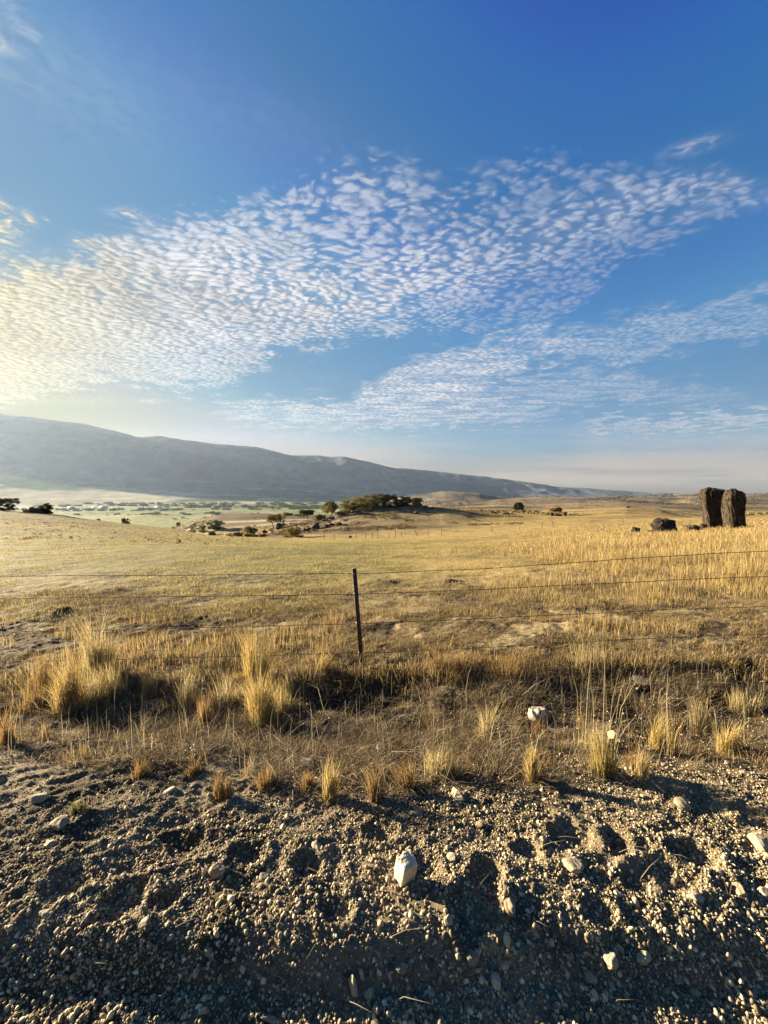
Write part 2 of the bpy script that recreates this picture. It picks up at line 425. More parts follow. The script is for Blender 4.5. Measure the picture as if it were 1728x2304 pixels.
def build_ground():
    t_in = np.linspace(-1.36, 1.36, 760)
    outer = 1.36+np.cumsum(np.linspace(.006, .2, 17))
    T = np.concatenate([-outer[::-1], t_in, outer])
    behind = -np.concatenate([np.geomspace(3000, 3, 24), [2.2, 1.6, 1.1, .7, .35]])
    ys = [0.0]; 
    while ys[-1] < 7200:
        y = ys[-1]
        w = math.sqrt(y*y+9)
        if y < .7: st_ = .03
        elif y < 2.6: st_ = .0085
        elif y < 8: st_ = .0085+(y-2.6)*.004
        elif y < 700: st_ = y*.0068
        else: st_ = y*.011
        ys.append(y+st_)
    Ys = np.concatenate([behind, ys])
    W = np.sqrt(Ys**2+9)
    X = (T[None, :]*W[:, None]); Yg = np.repeat(Ys[:, None], len(T), 1)
    x = X.ravel(); y = Yg.ravel()
    z = zgr(x, y)
    R, Cn = X.shape
    i = (np.arange(R-1)[:, None]*Cn+np.arange(Cn-1)[None, :]).ravel()
    q = np.stack([i, i+1, i+1+Cn, i+Cn], 1)
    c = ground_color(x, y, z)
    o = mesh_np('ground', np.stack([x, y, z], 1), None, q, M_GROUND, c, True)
    tag(o, kind='structure'); print('ground verts', len(x), R, Cn)
build_ground()

# ------------------------------------------------------------------ MOUNTAIN
CREST = [(-900, 1095), (-600, 1060), (-300, 990), (-100, 940), (0, 930), (104, 941), (208, 956), (260, 968), (312, 982), (340, 982), (365, 981), (417, 990), (469, 997), (520, 1001), (573, 1005), (615, 1014), (656, 1024), (690, 1023), (719, 1023), (745, 1027), (771, 1027), (830, 1038), (885, 1052), (969, 1060), (1030, 1066), (1094, 1073), (1146, 1080), (1200, 1087), (1250, 1094), (1300, 1097), (1354, 1101), (1410, 1105), (1458, 1108), (1540, 1111), (1640, 1114)]
def build_mountain():
    cx = np.array([(c[0]-864)/F for c in CREST]); ce = np.array([float(e_row(c[1])) for c in CREST])
    S = np.linspace(-1.9, .86, 620); P = np.linspace(0, 1.35, 90)
    s, p = np.meshgrid(S, P, indexing='ij'); s = s.ravel(); p = p.ravel()
    Y0 = np.interp(s, [-1.9, -1, 0, .3, .9], [2300, 2500, 2900, 3500, 4300])
    Y1 = np.interp(s, [-1.9, -1, 0, .3, .9], [4900, 5200, 5600, 6000, 6500])
    Yv = Y0+(Y1-Y0)*np.minimum(p, 1)+(Y1-Y0)*.9*np.maximum(p-1, 0)
    ec = np.interp(s, cx, ce)
    ef = float(e_row(1141))*np.ones_like(s)
    em = np.interp(s, [-1.9, -1, -.6, -.2, .2, .6, .9], [float(e_row(r)) for r in (1070, 1068, 1088, 1106, 1117, 1117, 1117)])
    em = np.minimum(em, ec*.5+ef*.5)
    e = pchip_eval(np.array([0, .42, 1.0, 1.35]), [ef, em, ec, ef], p)
    X = s*Yv; z = e*Yv
    rg = np.abs(fbm(X*.0022, Yv*.0011, 5, 301))           # gullies running down-slope
    rg2 = np.abs(fbm(X*.008, Yv*.003, 4, 311))
    hgt = np.clip((z-ef*Yv)/700, 0, 1)
    act = sst(.28, .60, p)*(1-.75*sst(.85, 1.0, p)*(p <= 1.0)-.75*(p > 1.0))
    z = z-act*(60*rg*np.clip(hgt*3, .15, 1)+14*rg2*np.clip(hgt*3, .2, 1))+act*12
    z = z+sst(.85, 1, p)*(9*fbm(X*.003, Yv*0, 4, 321))
    Cn = len(P); R = len(S)
    i = (np.arange(R-1)[:, None]*Cn+np.arange(Cn-1)[None, :]).ravel()
    q = np.stack([i, i+Cn, i+Cn+1, i+1], 1)
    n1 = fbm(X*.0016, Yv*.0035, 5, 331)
    c = mixv([.075, .09, .105], [.115, .125, .13], sst(-.4, .4, n1))  # blue-grey: distance haze is partly put into the scrub colour
    fan = (1-sst(.26, .52, p+.12*fbm(X*.0022, Yv*.0022, 4, 341)))
    patch = sst(-.16, .06, fbm(X*.0014, Yv*.0030, 4, 351))
    c = mixv(c, mixv([.08, .11, .065], [.36, .32, .22], patch), fan*.9*(1-.8*sst(-.35, .0, s)))
    strk = sst(.22, .34, fbm(X*.003, Yv*.008, 4, 361))*(1-sst(.45, .65, p))
    c = mixv(c, [.34, .30, .21], strk*.6*(1-sst(-.35, .0, s)))
    o = mesh_np('hills', np.stack([X, Yv, z+EYE], 1), None, q, M_MTN, c, True)
    tag(o, kind='structure')
    return float((z+EYE).max())
def mat_mtn():
    m, t, p = material('hazed_mountain_scrub')
    col = t.new('ShaderNodeVertexColor', layer_name='tint').outputs[0]
    pos = t.new('ShaderNodeNewGeometry').outputs['Position']
    n = t.noise(pos, .006, 9, .72)
    t.l.new(t.vm('SCALE', col, sc=t.lin(n, .3, .7, .5, 1.5)), p.inputs['Base Color'])
    bump(t, t.m('MULTIPLY', n, 22), .8, 1.0, p)
    p.inputs['Specular IOR Level'].default_value = 0
    return m
M_MTN = mat_mtn()
MAXZ = build_mountain(); print('maxz', MAXZ)

# ------------------------------------------------------------------ BLADES
def blades(x, y, z, h, w, az, lean, curl, col, twist=None, colj=.12):
    """ribbons: base, mid, tip; lean = horizontal offset of tip / h"""
    n = len(x)
    tw = RNG.uniform(0, np.pi, n) if twist is None else twist
    wx = np.cos(tw)*w*.5; wy = np.sin(tw)*w*.5
    dx = np.cos(az); dy = np.sin(az)
    b = np.stack([x, y, z], 1)
    mo = np.stack([dx*h*lean*(.5-curl*.3), dy*h*lean*(.5-curl*.3), h*(.55+.1*curl)], 1)
    to = np.stack([dx*h*lean, dy*h*lean, h*np.sqrt(np.clip(1-np.minimum(lean, .98)**2*.9, .05, 1))], 1)
    mo[:, 2] = np.minimum(mo[:, 2], to[:, 2]*(.55+.2*curl))
    side = np.stack([wx, wy, 0*wx], 1)
    vv = np.empty((n, 5, 3)); vv[:, 0] = b-side; vv[:, 1] = b+side; vv[:, 2] = b+mo-side*.8; vv[:, 3] = b+mo+side*.8; vv[:, 4] = b+to
    i = np.arange(n)*5
    tr = np.stack([np.stack([i, i+1, i+3], 1), np.stack([i, i+3, i+2], 1), np.stack([i+2, i+3, i+4], 1)], 1).reshape(-1, 3)
    c = np.asarray(col)*(1+RNG.normal(0, colj, (n, 1)))
    cc = np.repeat(np.clip(c*BLADE_ALB*np.array([1, .98, .92]), .006, .9)[:, None, :], 5, 1)
    return vv.reshape(-1, 3), tr, cc.reshape(-1, 3)
BLADE_ALB = .60
class Blades:
    def __init__(s): s.v = []; s.t = []; s.c = []; s.n = 0
    def add(s, v, t, c): s.v.append(v); s.t.append(t+s.n); s.c.append(c); s.n += len(v)
    def build(s, name, mat=None, parent=None):
        return mesh_np(name, np.concatenate(s.v), np.concatenate(s.t), None, mat or M_BLADE, np.concatenate(s.c), False, parent)
def pick(cols, n, w=None):
    cols = np.array(cols); return cols[RNG.choice(len(cols), n, p=w)]
STRAW = [(.56, .42, .17), (.48, .34, .12), (.62, .50, .25), (.42, .30, .13), (.36, .26, .13), (.52, .40, .20)]
DULL = [(.30, .23, .13), (.40, .31, .18), (.22, .165, .10), (.48, .39, .24), (.17, .13, .085)]

def scatter(n, y0, y1, power=2.0, half=1.12, pad=.8):
    u = RNG.random(n)
    if abs(power-1) < 1e-6: Y = y0*(y1/y0)**u
    else:
        k = 2-power+0
        # area density ~ Y^-power, width ~ Y
        k = 2-power
        Y = y0*(y1/y0)**u if abs(k) < 1e-6 else (y0**k+u*(y1**k-y0**k))**(1/k)
    X = RNG.uniform(-1, 1, n)*(half*Y+pad)
    return X, Y

def edge(X):
    return 2.06+.28*sst(-.5, -1.2, X)+.14*sst(.5, 1.4, X)+.16*fbm(X*2.2, X*0+3, 4, 881)
def build_grass():
    g = Blades()
    # --- 1 far/mid field standing stems  (6..75 m)
    X, Y = scatter(300000, 6.3, 85, 2.0, 1.08, 1.0)
    s = X/Y
    nb = fbm(X*.8, Y*.8, 3, 401); nc = fbm(X*.2, Y*.2, 3, 411)
    tall = sst(.25, .62, s+.35*nc)*sst(5.5, 9, Y)
    tall = np.maximum(tall, sst(40, 60, Y)*.25)
    dens = .20+.50*sst(-.3, .3, nb+.5*nc)+.22*tall
    keep = RNG.random(len(X)) < dens
    X, Y, tall, s, nb, nc = X[keep], Y[keep], tall[keep], s[keep], nb[keep], nc[keep]
    n = len(X); z = zgr(X, Y)
    h = (.03+.06*RNG.random(n))*(1+.5*nb)+tall*RNG.uniform(.04, .42, n)*(.45+.9*sst(-.3, .4, nb))
    h = h*(1-.5*sst(30, 80, Y)*(1-tall))
    w = np.maximum(.0045, Y*.00085)*RNG.uniform(.6, 1.3, n)
    c = pick(STRAW+DULL[:2], n)
    gr = (1-sst(-.1, .4, s+.3*nc))*.5
    c = mixv(c, np.array([.38, .36, .12])*np.ones((n, 1)), gr*1.05)
    g.add(*blades(X, Y, z-.01, h, w, RNG.uniform(0, 6.28, n), np.abs(RNG.normal(.2, .25, n)), RNG.random(n), c))
    # --- 2 near field stubble and litter 4..8
    X, Y = scatter(235000, 4.0, 9.0, 1.5, 1.12, 2.4)
    nb = fbm(X*1.7, Y*1.7, 4, 421); nc = fbm(X*.5, Y*.5, 3, 431)
    keep = RNG.random(len(X)) < np.clip(.45+1.3*nb+.6*nc, .05, 1)
    X, Y, nb = X[keep], Y[keep], nb[keep]; n = len(X); z = zgr(X, Y)
    flat = RNG.random(n) < .74
    L = np.where(flat, RNG.uniform(.05, .22, n), RNG.uniform(.02, .09, n)*(1+.8*nb))
    lean = np.where(flat, .97, np.abs(RNG.normal(.3, .3, n)))
    hh = L
    tx = RNG.uniform(0, 6.28, n)
    c = pick(STRAW+DULL+DULL, n)
    g.add(*blades(X, Y, z-.004, hh, RNG.uniform(.003, .0065, n), tx, lean, RNG.random(n), c, twist=np.where(flat, tx+np.pi/2, RNG.uniform(0, 6.28, n))))
    # taller rows right of post near the fence + scattered stems
    X = RNG.uniform(-7, 7, 20000); Y = RNG.uniform(3.9, 6.2, 20000)
    nb = fbm(X*1.3, Y*1.6, 3, 441)
    keep = nb > .10+.10*(X < 0)+.12*(X > 1.5)
    X, Y = X[keep], Y[keep]; n = len(X); z = zgr(X, Y)
    g.add(*blades(X, Y, z-.01, RNG.uniform(.06, .24, n), RNG.uniform(.003, .006, n), RNG.uniform(0, 6.28, n), np.abs(RNG.normal(.2, .18, n)), RNG.random(n), pick(STRAW+[(.40, .22, .09)], n)))
    # --- 3 bank edge fringe, overhanging towards the camera
    X = RNG.uniform(-7, 7, 26000); Y = 4.05-.17*fbm(X*1.3, np.full(26000, 4.0)*.5, 4, 5)+RNG.normal(0, .13, 26000)
    keep = fbm(X*1.5, Y*1.5, 3, 451) > -.25
    X, Y = X[keep], Y[keep]; n = len(X); z = zgr(X, Y)
    rust = (sst(.2, .5, X)*(1-sst(1.7, 2.0, X)))
    c = pick(STRAW+DULL, n); c = mixv(c, np.array([.34, .19, .075])*np.ones((n, 1)), rust*.7*RNG.random(n))
    g.add(*blades(X, Y, z-.005, RNG.uniform(.02, .12, n)*(1+.4*rust), RNG.uniform(.003, .006, n), RNG.uniform(3.6, 5.8, n), np.abs(RNG.normal(.45, .3, n)), RNG.random(n), c))
    # --- 4 swale litter mostly lying stems, long and crossing
    X, Y = scatter(175000, 1.9, 4.12, 1.1, 1.12, 2.4)
    nb = fbm(X*1.6, Y*1.6, 4, 461); nf = fbm(X*5, Y*5, 3, 466); ed = edge(X)
    keep = (RNG.random(len(X)) < np.clip(.26+1.2*nb+.8*nf+.2*sst(-.2, -1.2, X)+.1*sst(3.2, 2.6, Y), .05, 1)) & (Y > ed-.10*RNG.random(len(X))**2)
    X, Y, nb = X[keep], Y[keep], nb[keep]; n = len(X); z = zgr(X, Y)
    az = RNG.uniform(0, 6.28, n)
    L = RNG.gamma(2.0, .042, n)+.02
    lift = RNG.random(n)
    lean = np.where(lift < .86, .99, np.abs(RNG.normal(.7, .2, n)))
    c = pick([(.24, .18, .115), (.14, .105, .065), (.32, .255, .165), (.19, .125, .07), (.09, .068, .042), (.38, .31, .20), (.66, .57, .40)], n)
    g.add(*blades(X, Y, z+.002+.02*RNG.random(n)*(nb > 0), L, RNG.uniform(.0016, .0036, n), az, lean, RNG.random(n), c, twist=az+np.pi/2))
    # small random tussocks: many short blades fanning from common roots
    m = 760; cx, cy = scatter(m, 1.95, 4.6, 1.3, 1.1, 2.4)
    ok = cy > edge(cx)-.05; cx, cy = cx[ok], cy[ok]; m = len(cx)
    cn = RNG.integers(14, 60, m); ch = RNG.gamma(3, .026, m)+.02; clx = RNG.normal(0, .3, m); cly = RNG.normal(0, .3, m)
    ci = np.repeat(np.arange(m), cn); n = len(ci)
    ccol = pick(STRAW[:2]+DULL+DULL+[(.34, .20, .09), (.30, .18, .08)], m)[ci]
    X = cx[ci]+RNG.normal(0, .022, n); Y = cy[ci]+RNG.normal(0, .018, n); z = zgr(X, Y)
    lx = clx[ci]+RNG.normal(0, .45, n); ly = cly[ci]+RNG.normal(0, .45, n)
    g.add(*blades(X, Y, z-.004, ch[ci]*RNG.uniform(.35, 1.15, n), RNG.uniform(.0016, .0034, n), np.arctan2(ly, lx), np.minimum(np.hypot(lx, ly), .97), RNG.random(n), ccol))
    # stubble toward the road edge
    X, Y = scatter(23000, 2.05, 3.5, 1.2, 1.12, 2.4)
    nb = fbm(X*2.6, Y*2.6, 3, 471)
    keep = (nb > .18) & (Y > edge(X))
    X, Y, nb = X[keep], Y[keep], nb[keep]; n = len(X); z = zgr(X, Y)
    g.add(*blades(X, Y, z-.004, RNG.uniform(.01, .07, n)*(1+nb), RNG.uniform(.0018, .0034, n), RNG.uniform(0, 6.28, n), np.abs(RNG.normal(.55, .35, n)), RNG.random(n), pick(STRAW+DULL, n)))
    # long pale bare stalks
    n = 960; X, Y = scatter(n, 2.3, 4.6, 1.2, 1.05, 2.0); z = zgr(X, Y)
    g.add(*blades(X, Y, z, RNG.uniform(.10, .42, n), RNG.uniform(.0014, .0026, n), RNG.uniform(0, 6.28, n), np.abs(RNG.normal(.25, .3, n)), RNG.random(n), pick([(.62, .55, .40), (.5, .42, .28)], n)))
    # a few straws on the gravel
    n = 150; X, Y = scatter(n, 1.1, 2.3, 1.2, 1.0, .3); z = zgr(X, Y); az = RNG.uniform(0, 6.28, n)
    g.add(*blades(X, Y, z+.006, RNG.uniform(.03, .16, n), RNG.uniform(.0015, .0028, n), az, np.full(n, .99), RNG.random(n), pick([(.50, .43, .30), (.36, .29, .18)], n), twist=az+np.pi/2))
    o = g.build('grass'); tag(o, 'short dry golden grass, stubble and fallen straw covering the field and roadside', 'grass', kind='stuff')
    print('grass verts', g.n)
build_grass()

# ------------------------------------------------------------------ TUFTS (each its own thing)
def tuft(px, row, toprow, wpx, n, cols, label, lean=(0, 0), spread=.5, stalks=0, st_top=None, droop=.2, cname='grass tuft'):
    x, y, z = hit(px, row)
    H = max(.05, (e_row(toprow)-e_row(row))*y)
    r = wpx/F*y*.5*.75
    n = int(n*1.35)
    kc = 5 if n > 250 else 3
    ca_ = RNG.uniform(0, 6.28, kc); cq = np.sqrt(RNG.random(kc))*r*.75
    ccx, ccy = np.cos(ca_)*cq, np.sin(ca_)*cq*.8
    chh = RNG.uniform(.5, 1.0, kc); chh[0] = 1.0; clx, cly = RNG.normal(0, .12, kc), RNG.normal(0, .10, kc)
    ci = RNG.choice(kc, n, p=(lambda w: w/w.sum())(RNG.uniform(.4, 1.2, kc)))
    X = ccx[ci]+RNG.normal(0, r*.30*spread+.004, n); Y = ccy[ci]+RNG.normal(0, r*.26*spread+.004, n)
    zz = zgr(x+X, y+Y)-z
    h = H*chh[ci]*np.clip(RNG.beta(2.6, 1.9, n)*1.1, .10, 1.04)
    rad = r*.9/H
    lx = clx[ci]+(X/r)*rad*.45+lean[0]+RNG.normal(0, .13, n)
    ly = cly[ci]+(Y/r)*rad*.45+lean[1]+RNG.normal(0, .13, n)
    k = RNG.random(n) < droop+.12
    lx = np.where(k, lx*1.6+RNG.normal(0, .55, n), lx); ly = np.where(k, ly*1.6+RNG.normal(0, .5, n), ly)
    h = np.where(k, h*.6, h)
    L = np.sqrt(lx**2+ly**2)
    g = Blades()
    c = pick(cols, n)
    g.add(*blades(X, Y, zz-.01, h, RNG.uniform(.0022, .0042, n), np.arctan2(ly, lx), np.minimum(L, .96), RNG.random(n), c))
    o = g.build('grass_tuft'); o.location = (x, y, z)
    tag(o, label, cname, 'dry grass tufts along the roadside')
    if stalks:
        g2 = Blades(); H2 = (e_row(st_top)-e_row(row))*y
        a = RNG.uniform(0, 6.28, stalks); X = np.cos(a)*r*.6*RNG.random(stalks); Y = np.sin(a)*r*.5
        hh = H2*RNG.uniform(.6, 1, stalks)
        g2.add(*blades(X, Y, np.zeros(stalks)-.01, hh, np.full(stalks, .0034), RNG.uniform(0, 6.28, stalks), np.abs(RNG.normal(.08, .08, stalks)), RNG.random(stalks), pick([(.62, .52, .33), (.5, .42, .25)], stalks)))
        g2.build('seed_stalk', parent=o)['kind'] = 'stuff'
    return o
G1 = [(.66, .50, .20), (.58, .43, .17), (.72, .58, .28), (.48, .34, .13)]
G2 = [(.64, .52, .26), (.54, .43, .21), (.70, .60, .36), (.42, .32, .15)]
G3 = [(.42, .28, .11), (.34, .20, .08), (.52, .38, .17), (.30, .22, .12)]
tuft(234, 1521, 1345, 74, 1000, G2, 'tallest dense upright golden clump at far left by the fence line', spread=.75, stalks=10, st_top=1320, droop=.1)
tuft(156, 1599, 1425, 76, 640, G1, 'upright golden clump in front and left of the tallest one', spread=.55, stalks=8, st_top=1370)
tuft(110, 1545, 1440, 90, 420, G3, 'brownish bushy clump at far left, left of the tallest clump', spread=.6)
tuft(300, 1530, 1470, 80, 340, G3, 'rusty arched clump drooping right beside the tallest clump', lean=(.4, -.1), spread=.5, droop=.5)
tuft(354, 1562, 1490, 64, 330, G2, 'pale short clump between the two big left clumps', spread=.7)
tuft(578, 1531, 1390, 70, 800, G1, 'bright yellow tall clump standing behind another big clump, left of the metal post', spread=.6, droop=.15)
tuft(535, 1535, 1500, 70, 260, [(.62, .50, .14), (.5, .42, .12), (.66, .52, .2)], 'low yellow arched tuft at the left foot of the bright tall clump', lean=(-.5, 0), droop=.5)
tuft(590, 1625, 1470, 100, 950, G1, 'widest golden clump at the swale edge, left of centre', spread=.7, stalks=9, st_top=1440)
tuft(650, 1560, 1470, 60, 340, G2, 'thin golden clump right behind the widest clump', spread=.7)
tuft(205, 1580, 1465, 90, 460, G2, 'pale loose clump just right of the front left golden one', spread=.8, droop=.4)
tuft(262, 1560, 1450, 70, 360, G2, 'pale matted clump at the right foot of the tallest clump', spread=.8, droop=.5)
tuft(60, 1600, 1510, 90, 360, G3, 'low broad brown clump near the left edge in front of the brownish bushy one', spread=.8, droop=.5)
tuft(520, 1585, 1490, 80, 420, G2, 'pale loose clump at the left side of the widest golden clump', spread=.8, droop=.4)
tuft(630, 1600, 1500, 60, 320, G1, 'loose golden clump at the right foot of the widest clump', spread=.8, droop=.4)
tuft(463, 1630, 1530, 44, 300, G3, 'narrow rusty clump left of the widest clump', spread=.5)
tuft(425, 1590, 1480, 60, 240, G2, 'sparse pale stalky clump beside white seed heads', spread=.9)
tuft(729, 1515, 1440, 50, 330, G1, 'orange clump leaning right towards the metal post', lean=(.35, -.1), spread=.5)
tuft(16, 1677, 1570, 44, 300, G3, 'rust brown clump at the left edge of the photo', spread=.5)
tuft(105, 1665, 1610, 34, 130, G3, 'small brown tuft in the dark grass of the far left swale', spread=.5)
tuft(745, 1796, 1690, 42, 330, G1, 'yellow upright clump at the gravel edge just left of centre', spread=.5)
tuft(844, 1799, 1708, 46, 280, G3, 'spiky clump at the gravel edge just right of its yellow neighbour', spread=.4, droop=.1)
tuft(690, 1775, 1720, 50, 200, G3, 'low straggly tuft at the gravel edge left of the yellow upright clump', spread=.5)
tuft(318, 1745, 1690, 56, 220, G3, 'low pale tuft on the dark bank at left', spread=.5)
tuft(440, 1735, 1690, 60, 260, [(.36, .22, .09), (.28, .16, .07), (.45, .32, .15)], 'rusty bushy tuft on the dark bank left of centre', spread=.6)
tuft(500, 1797, 1722, 60, 260, G3, 'brown tuft hanging over the gravel left of centre', spread=.5)
tuft(600, 1765, 1700, 60, 260, G3, 'rusty tuft above the gravel between two others', spread=.5)
tuft(175, 1825, 1790, 40, 160, [(.16, .17, .07), (.22, .20, .08), (.3, .26, .12)], 'small greenish tuft growing in the gravel at left', spread=.5)
tuft(664, 1900, 1880, 16, 60, [(.25, .26, .1), (.4, .36, .16)], 'tiny yellow green sprout alone in the gravel', spread=.5)
tuft(990, 1740, 1640, 90, 260, G2, 'loose spiky clump right of centre above the gravel', spread=.6, droop=.3)
tuft(925, 1775, 1690, 70, 260, G3, 'leaning clump at the gravel edge below the centre', lean=(-.2, 0), spread=.5)
tuft(1104, 1672, 1548, 60, 330, G2, 'pale bushy clump left of the white rock', spread=.6, stalks=5, st_top=1540)
tuft(1197, 1752, 1650, 46, 300, G1, 'curved golden clump below the white rock', lean=(-.05, 0), spread=.4)
tuft(1320, 1680, 1600, 120, 200, G2, 'tangle of bare straws right of the white rock', spread=.8, droop=.4, stalks=8, st_top=1440)
tuft(1364, 1745, 1625, 84, 520, [(.60, .50, .20), (.52, .42, .17), (.46, .34, .13)], 'yellow green bushy clump at the gravel edge, right of the white rock', spread=.5, stalks=6, st_top=1400)
tuft(1442, 1745, 1660, 50, 240, G2, 'small clump right beside the yellow green bushy one', spread=.5)
tuft(1494, 1690, 1580, 80, 330, G1, 'spiky golden clump in the right swale', spread=.5, stalks=4, st_top=1480)
tuft(1577, 1650, 1540, 60, 280, G2, 'thin upright clump between the right swale clumps', spread=.5)
tuft(1632, 1695, 1610, 70, 340, G1, 'low golden clump near the right edge above the gravel', spread=.6)
tuft(1676, 1600, 1520, 80, 340, G2, 'pale rounded clump at the right edge under the wires', spread=.6)
tuft(1330, 1512, 1415, 80, 220, G2, 'stand of reddish stalks under the lowest wire, right of the metal post', spread=.9, droop=.1, stalks=9, st_top=1400)
tuft(1000, 1520, 1440, 110, 420, G3, 'rusty brown clump on the bank edge right of the metal post', spread=.9)
tuft(1130, 1522, 1450, 110, 380, G3, 'second rusty clump further right along the bank edge', spread=.9)

# weed with white seed heads
def seed_weed(px, row, top, wpx, nh, label):
    x, y, z = hit(px, row); H = (e_row(top)-e_row(row))*y; r = wpx/F*y*.5
    o = empty('seed_weed', (x, y, z), 0, label, 'weed', 'weeds with white seed heads')
    b = B(); hd = []
    for k in range(nh):
        a = random.uniform(0, 6.28); q = r*random.random(); hh = H*random.uniform(.45, 1)
        tip = np.array([math.cos(a)*q, math.sin(a)*q*.6, hh])
        b.tube([[0, 0, -.02], tip*np.array([.4, .4, .55]), tip], [.0022, .0018, .001], 4); hd.append(tip)
    b.build('stem', M_STEM, o)
    for tip in hd:
        v, f = ICO[2]; rr = random.uniform(.005, .009)*(.6 if row > 1650 else 1)
        vv = v*rr*(1+.35*RNG.random((len(v), 1)))*np.array([1, 1, .8])+tip
        mesh_np('seed_head', vv, f, None, M_FLUFF, None, False, o)
M_STEM = simple_mat('weed_stem', (.22, .16, .08), (.35, .27, .14), 20)
M_FLUFF = simple_mat('seed_fluff', (.42, .40, .33), (.58, .55, .46), 60, bs=.1)
seed_weed(412, 1560, 1500, 60, 9, 'weed with white fluffy seed heads just left of the sparse pale clump')
seed_weed(450, 1575, 1528, 44, 8, 'shorter weed with white seed heads behind the narrow rusty clump')
seed_weed(360, 1455, 1425, 36, 5, 'small seeding weed further back in the stubble')
seed_weed(430, 1720, 1668, 40, 7, 'dark weed with yellowish heads on the dark bank')

# ------------------------------------------------------------------ GRAVEL
def rockverts(sub, seed, facets=9, rough=.08, flat=1.0, minr=.62):
    r = np.random.default_rng(seed)
    v, f = ICO[sub]
    n = r.normal(size=(facets, 3)); n /= np.linalg.norm(n, axis=1)[:, None]; d = r.uniform(minr, 1, facets)
    dots = v@n.T
    with np.errstate(divide='ignore'):
        R = np.where(dots > .05, d[None, :]/np.maximum(dots, .05), 9).min(1)
    R = np.minimum(R, 1.0)
    R = R*(1+rough*(fbm(v[:, 0]*2.5+v[:, 2]*1.7+seed, v[:, 1]*2.5-v[:, 2]*2.1, 4, seed)))
    return v*R[:, None]*np.array([1, 1, flat]), f

def build_gravel():
    protos_s = [rockverts(1, 900+k, 7, .12, 1, .6) for k in range(10)]
    protos_l = [rockverts(2, 930+k, 10, .12, 1, .62) for k in range(8)]
    V_, F_, C_ = [], [], []; off = 0
    def emit(protos, X, Y, size, cols, sink=.25):
        nonlocal off
        n = len(X); z = zgr(X, Y)
        k = RNG.integers(0, len(protos), n)
        q = RNG.normal(size=(n, 4)); q /= np.linalg.norm(q, axis=1)[:, None]
        w, x, y, zq = q.T
        R = np.stack([1-2*(y*y+zq*zq), 2*(x*y-zq*w), 2*(x*zq+y*w), 2*(x*y+zq*w), 1-2*(x*x+zq*zq), 2*(y*zq-x*w), 2*(x*zq-y*w), 2*(y*zq+x*w), 1-2*(x*x+y*y)], 1).reshape(n, 3, 3)
        sc = size[:, None]*np.stack([RNG.uniform(.75, 1.25, n), RNG.uniform(.6, 1, n), RNG.uniform(.45, .9, n)], 1)
        for j, (pv, pf) in enumerate(protos):
            m = k == j; nm = m.sum()
            if not nm: continue
            vv = np.einsum('nij,nvj->nvi', R[m], pv[None]*sc[m][:, None, :])
            vv += np.stack([X[m], Y[m], z[m]+size[m]*(.5-sink)], 1)[:, None]
            V_.append(vv.reshape(-1, 3))
            F_.append((pf[None]+(np.arange(nm)*len(pv))[:, None, None]+off).reshape(-1, 3))
            C_.append(np.repeat(cols[m], len(pv), 0)); off += nm*len(pv)
    pal = np.array([1, .96, .79])*np.array([(.30, .25, .175), (.20, .16, .11), (.11, .088, .062), (.34, .285, .20), (.22, .165, .115), (.14, .125, .10), (.50, .43, .31), (.07, .058, .043)])
    # fine crumbs everywhere on the shoulder
    n = 130000
    Y = 1.0+1.45*RNG.random(n)**1.1; X = RNG.uniform(-1, 1, n)*(1.12*Y+.25)
    nb = fbm(X*2.2, Y*2.2, 3, 501)
    keep = RNG.random(n) < np.clip(.75+1.1*nb-.75*sst(1.75, 2.4, Y)+.2*sst(0, 1.2, X), .12, 1)
    X, Y = X[keep], Y[keep]
    emit(protos_s, X, Y, RNG.lognormal(math.log(.0034), .4, len(X)), pal[RNG.integers(0, len(pal), len(X))])
    # pebbles, gathered on the lower berm
    n = 30000
    Y = 1.0+1.35*RNG.random(n)**1.5; X = RNG.uniform(-1, 1, n)*(1.12*Y+.25)
    nb = fbm(X*2.6, Y*2.6, 3, 511)
    keep = RNG.random(n) < np.clip(.8+1.0*nb-.8*sst(1.45, 1.9, Y)+.15*sst(0, 1.2, X), .05, 1)
    X, Y = X[keep], Y[keep]
    emit(protos_l, X, Y, RNG.lognormal(math.log(.0058), .38, len(X)), pal[RNG.integers(0, len(pal), len(X))], .3)
    # the shoulder goes on beyond the frame, with coarser cover
    n = 120000
    Y = RNG.uniform(-.6, 2.45, n); X = RNG.uniform(-1, 1, n)*(1.12*np.maximum(Y, .5)+2.6)
    keep = ((np.abs(X) > 1.12*Y+.2) | (Y < 1.0)) & (RNG.random(n) < np.clip(.7+.8*fbm(X*2.2, Y*2.2, 3, 501)-.5*sst(1.75, 2.4, Y), .15, 1))
    X, Y = X[keep], Y[keep]
    emit(protos_s, X, Y, RNG.lognormal(math.log(.0055), .42, len(X)), pal[RNG.integers(0, len(pal), len(X))])
    # scattered crumbs in the swale
    n = 12000; X, Y = scatter(n, 2.3, 4.2, 1.2)
    emit(protos_s, X, Y, RNG.lognormal(math.log(.005), .4, n), pal[RNG.integers(0, len(pal), n)])
    o = mesh_np('gravel', np.concatenate(V_), np.concatenate(F_), None, M_PEB, np.concatenate(C_), False)
    tag(o, 'grey tan loose gravel and crumbs spread over the road shoulder', 'gravel', kind='stuff')
    print('gravel tris', sum(len(f) for f in F_))
build_gravel()

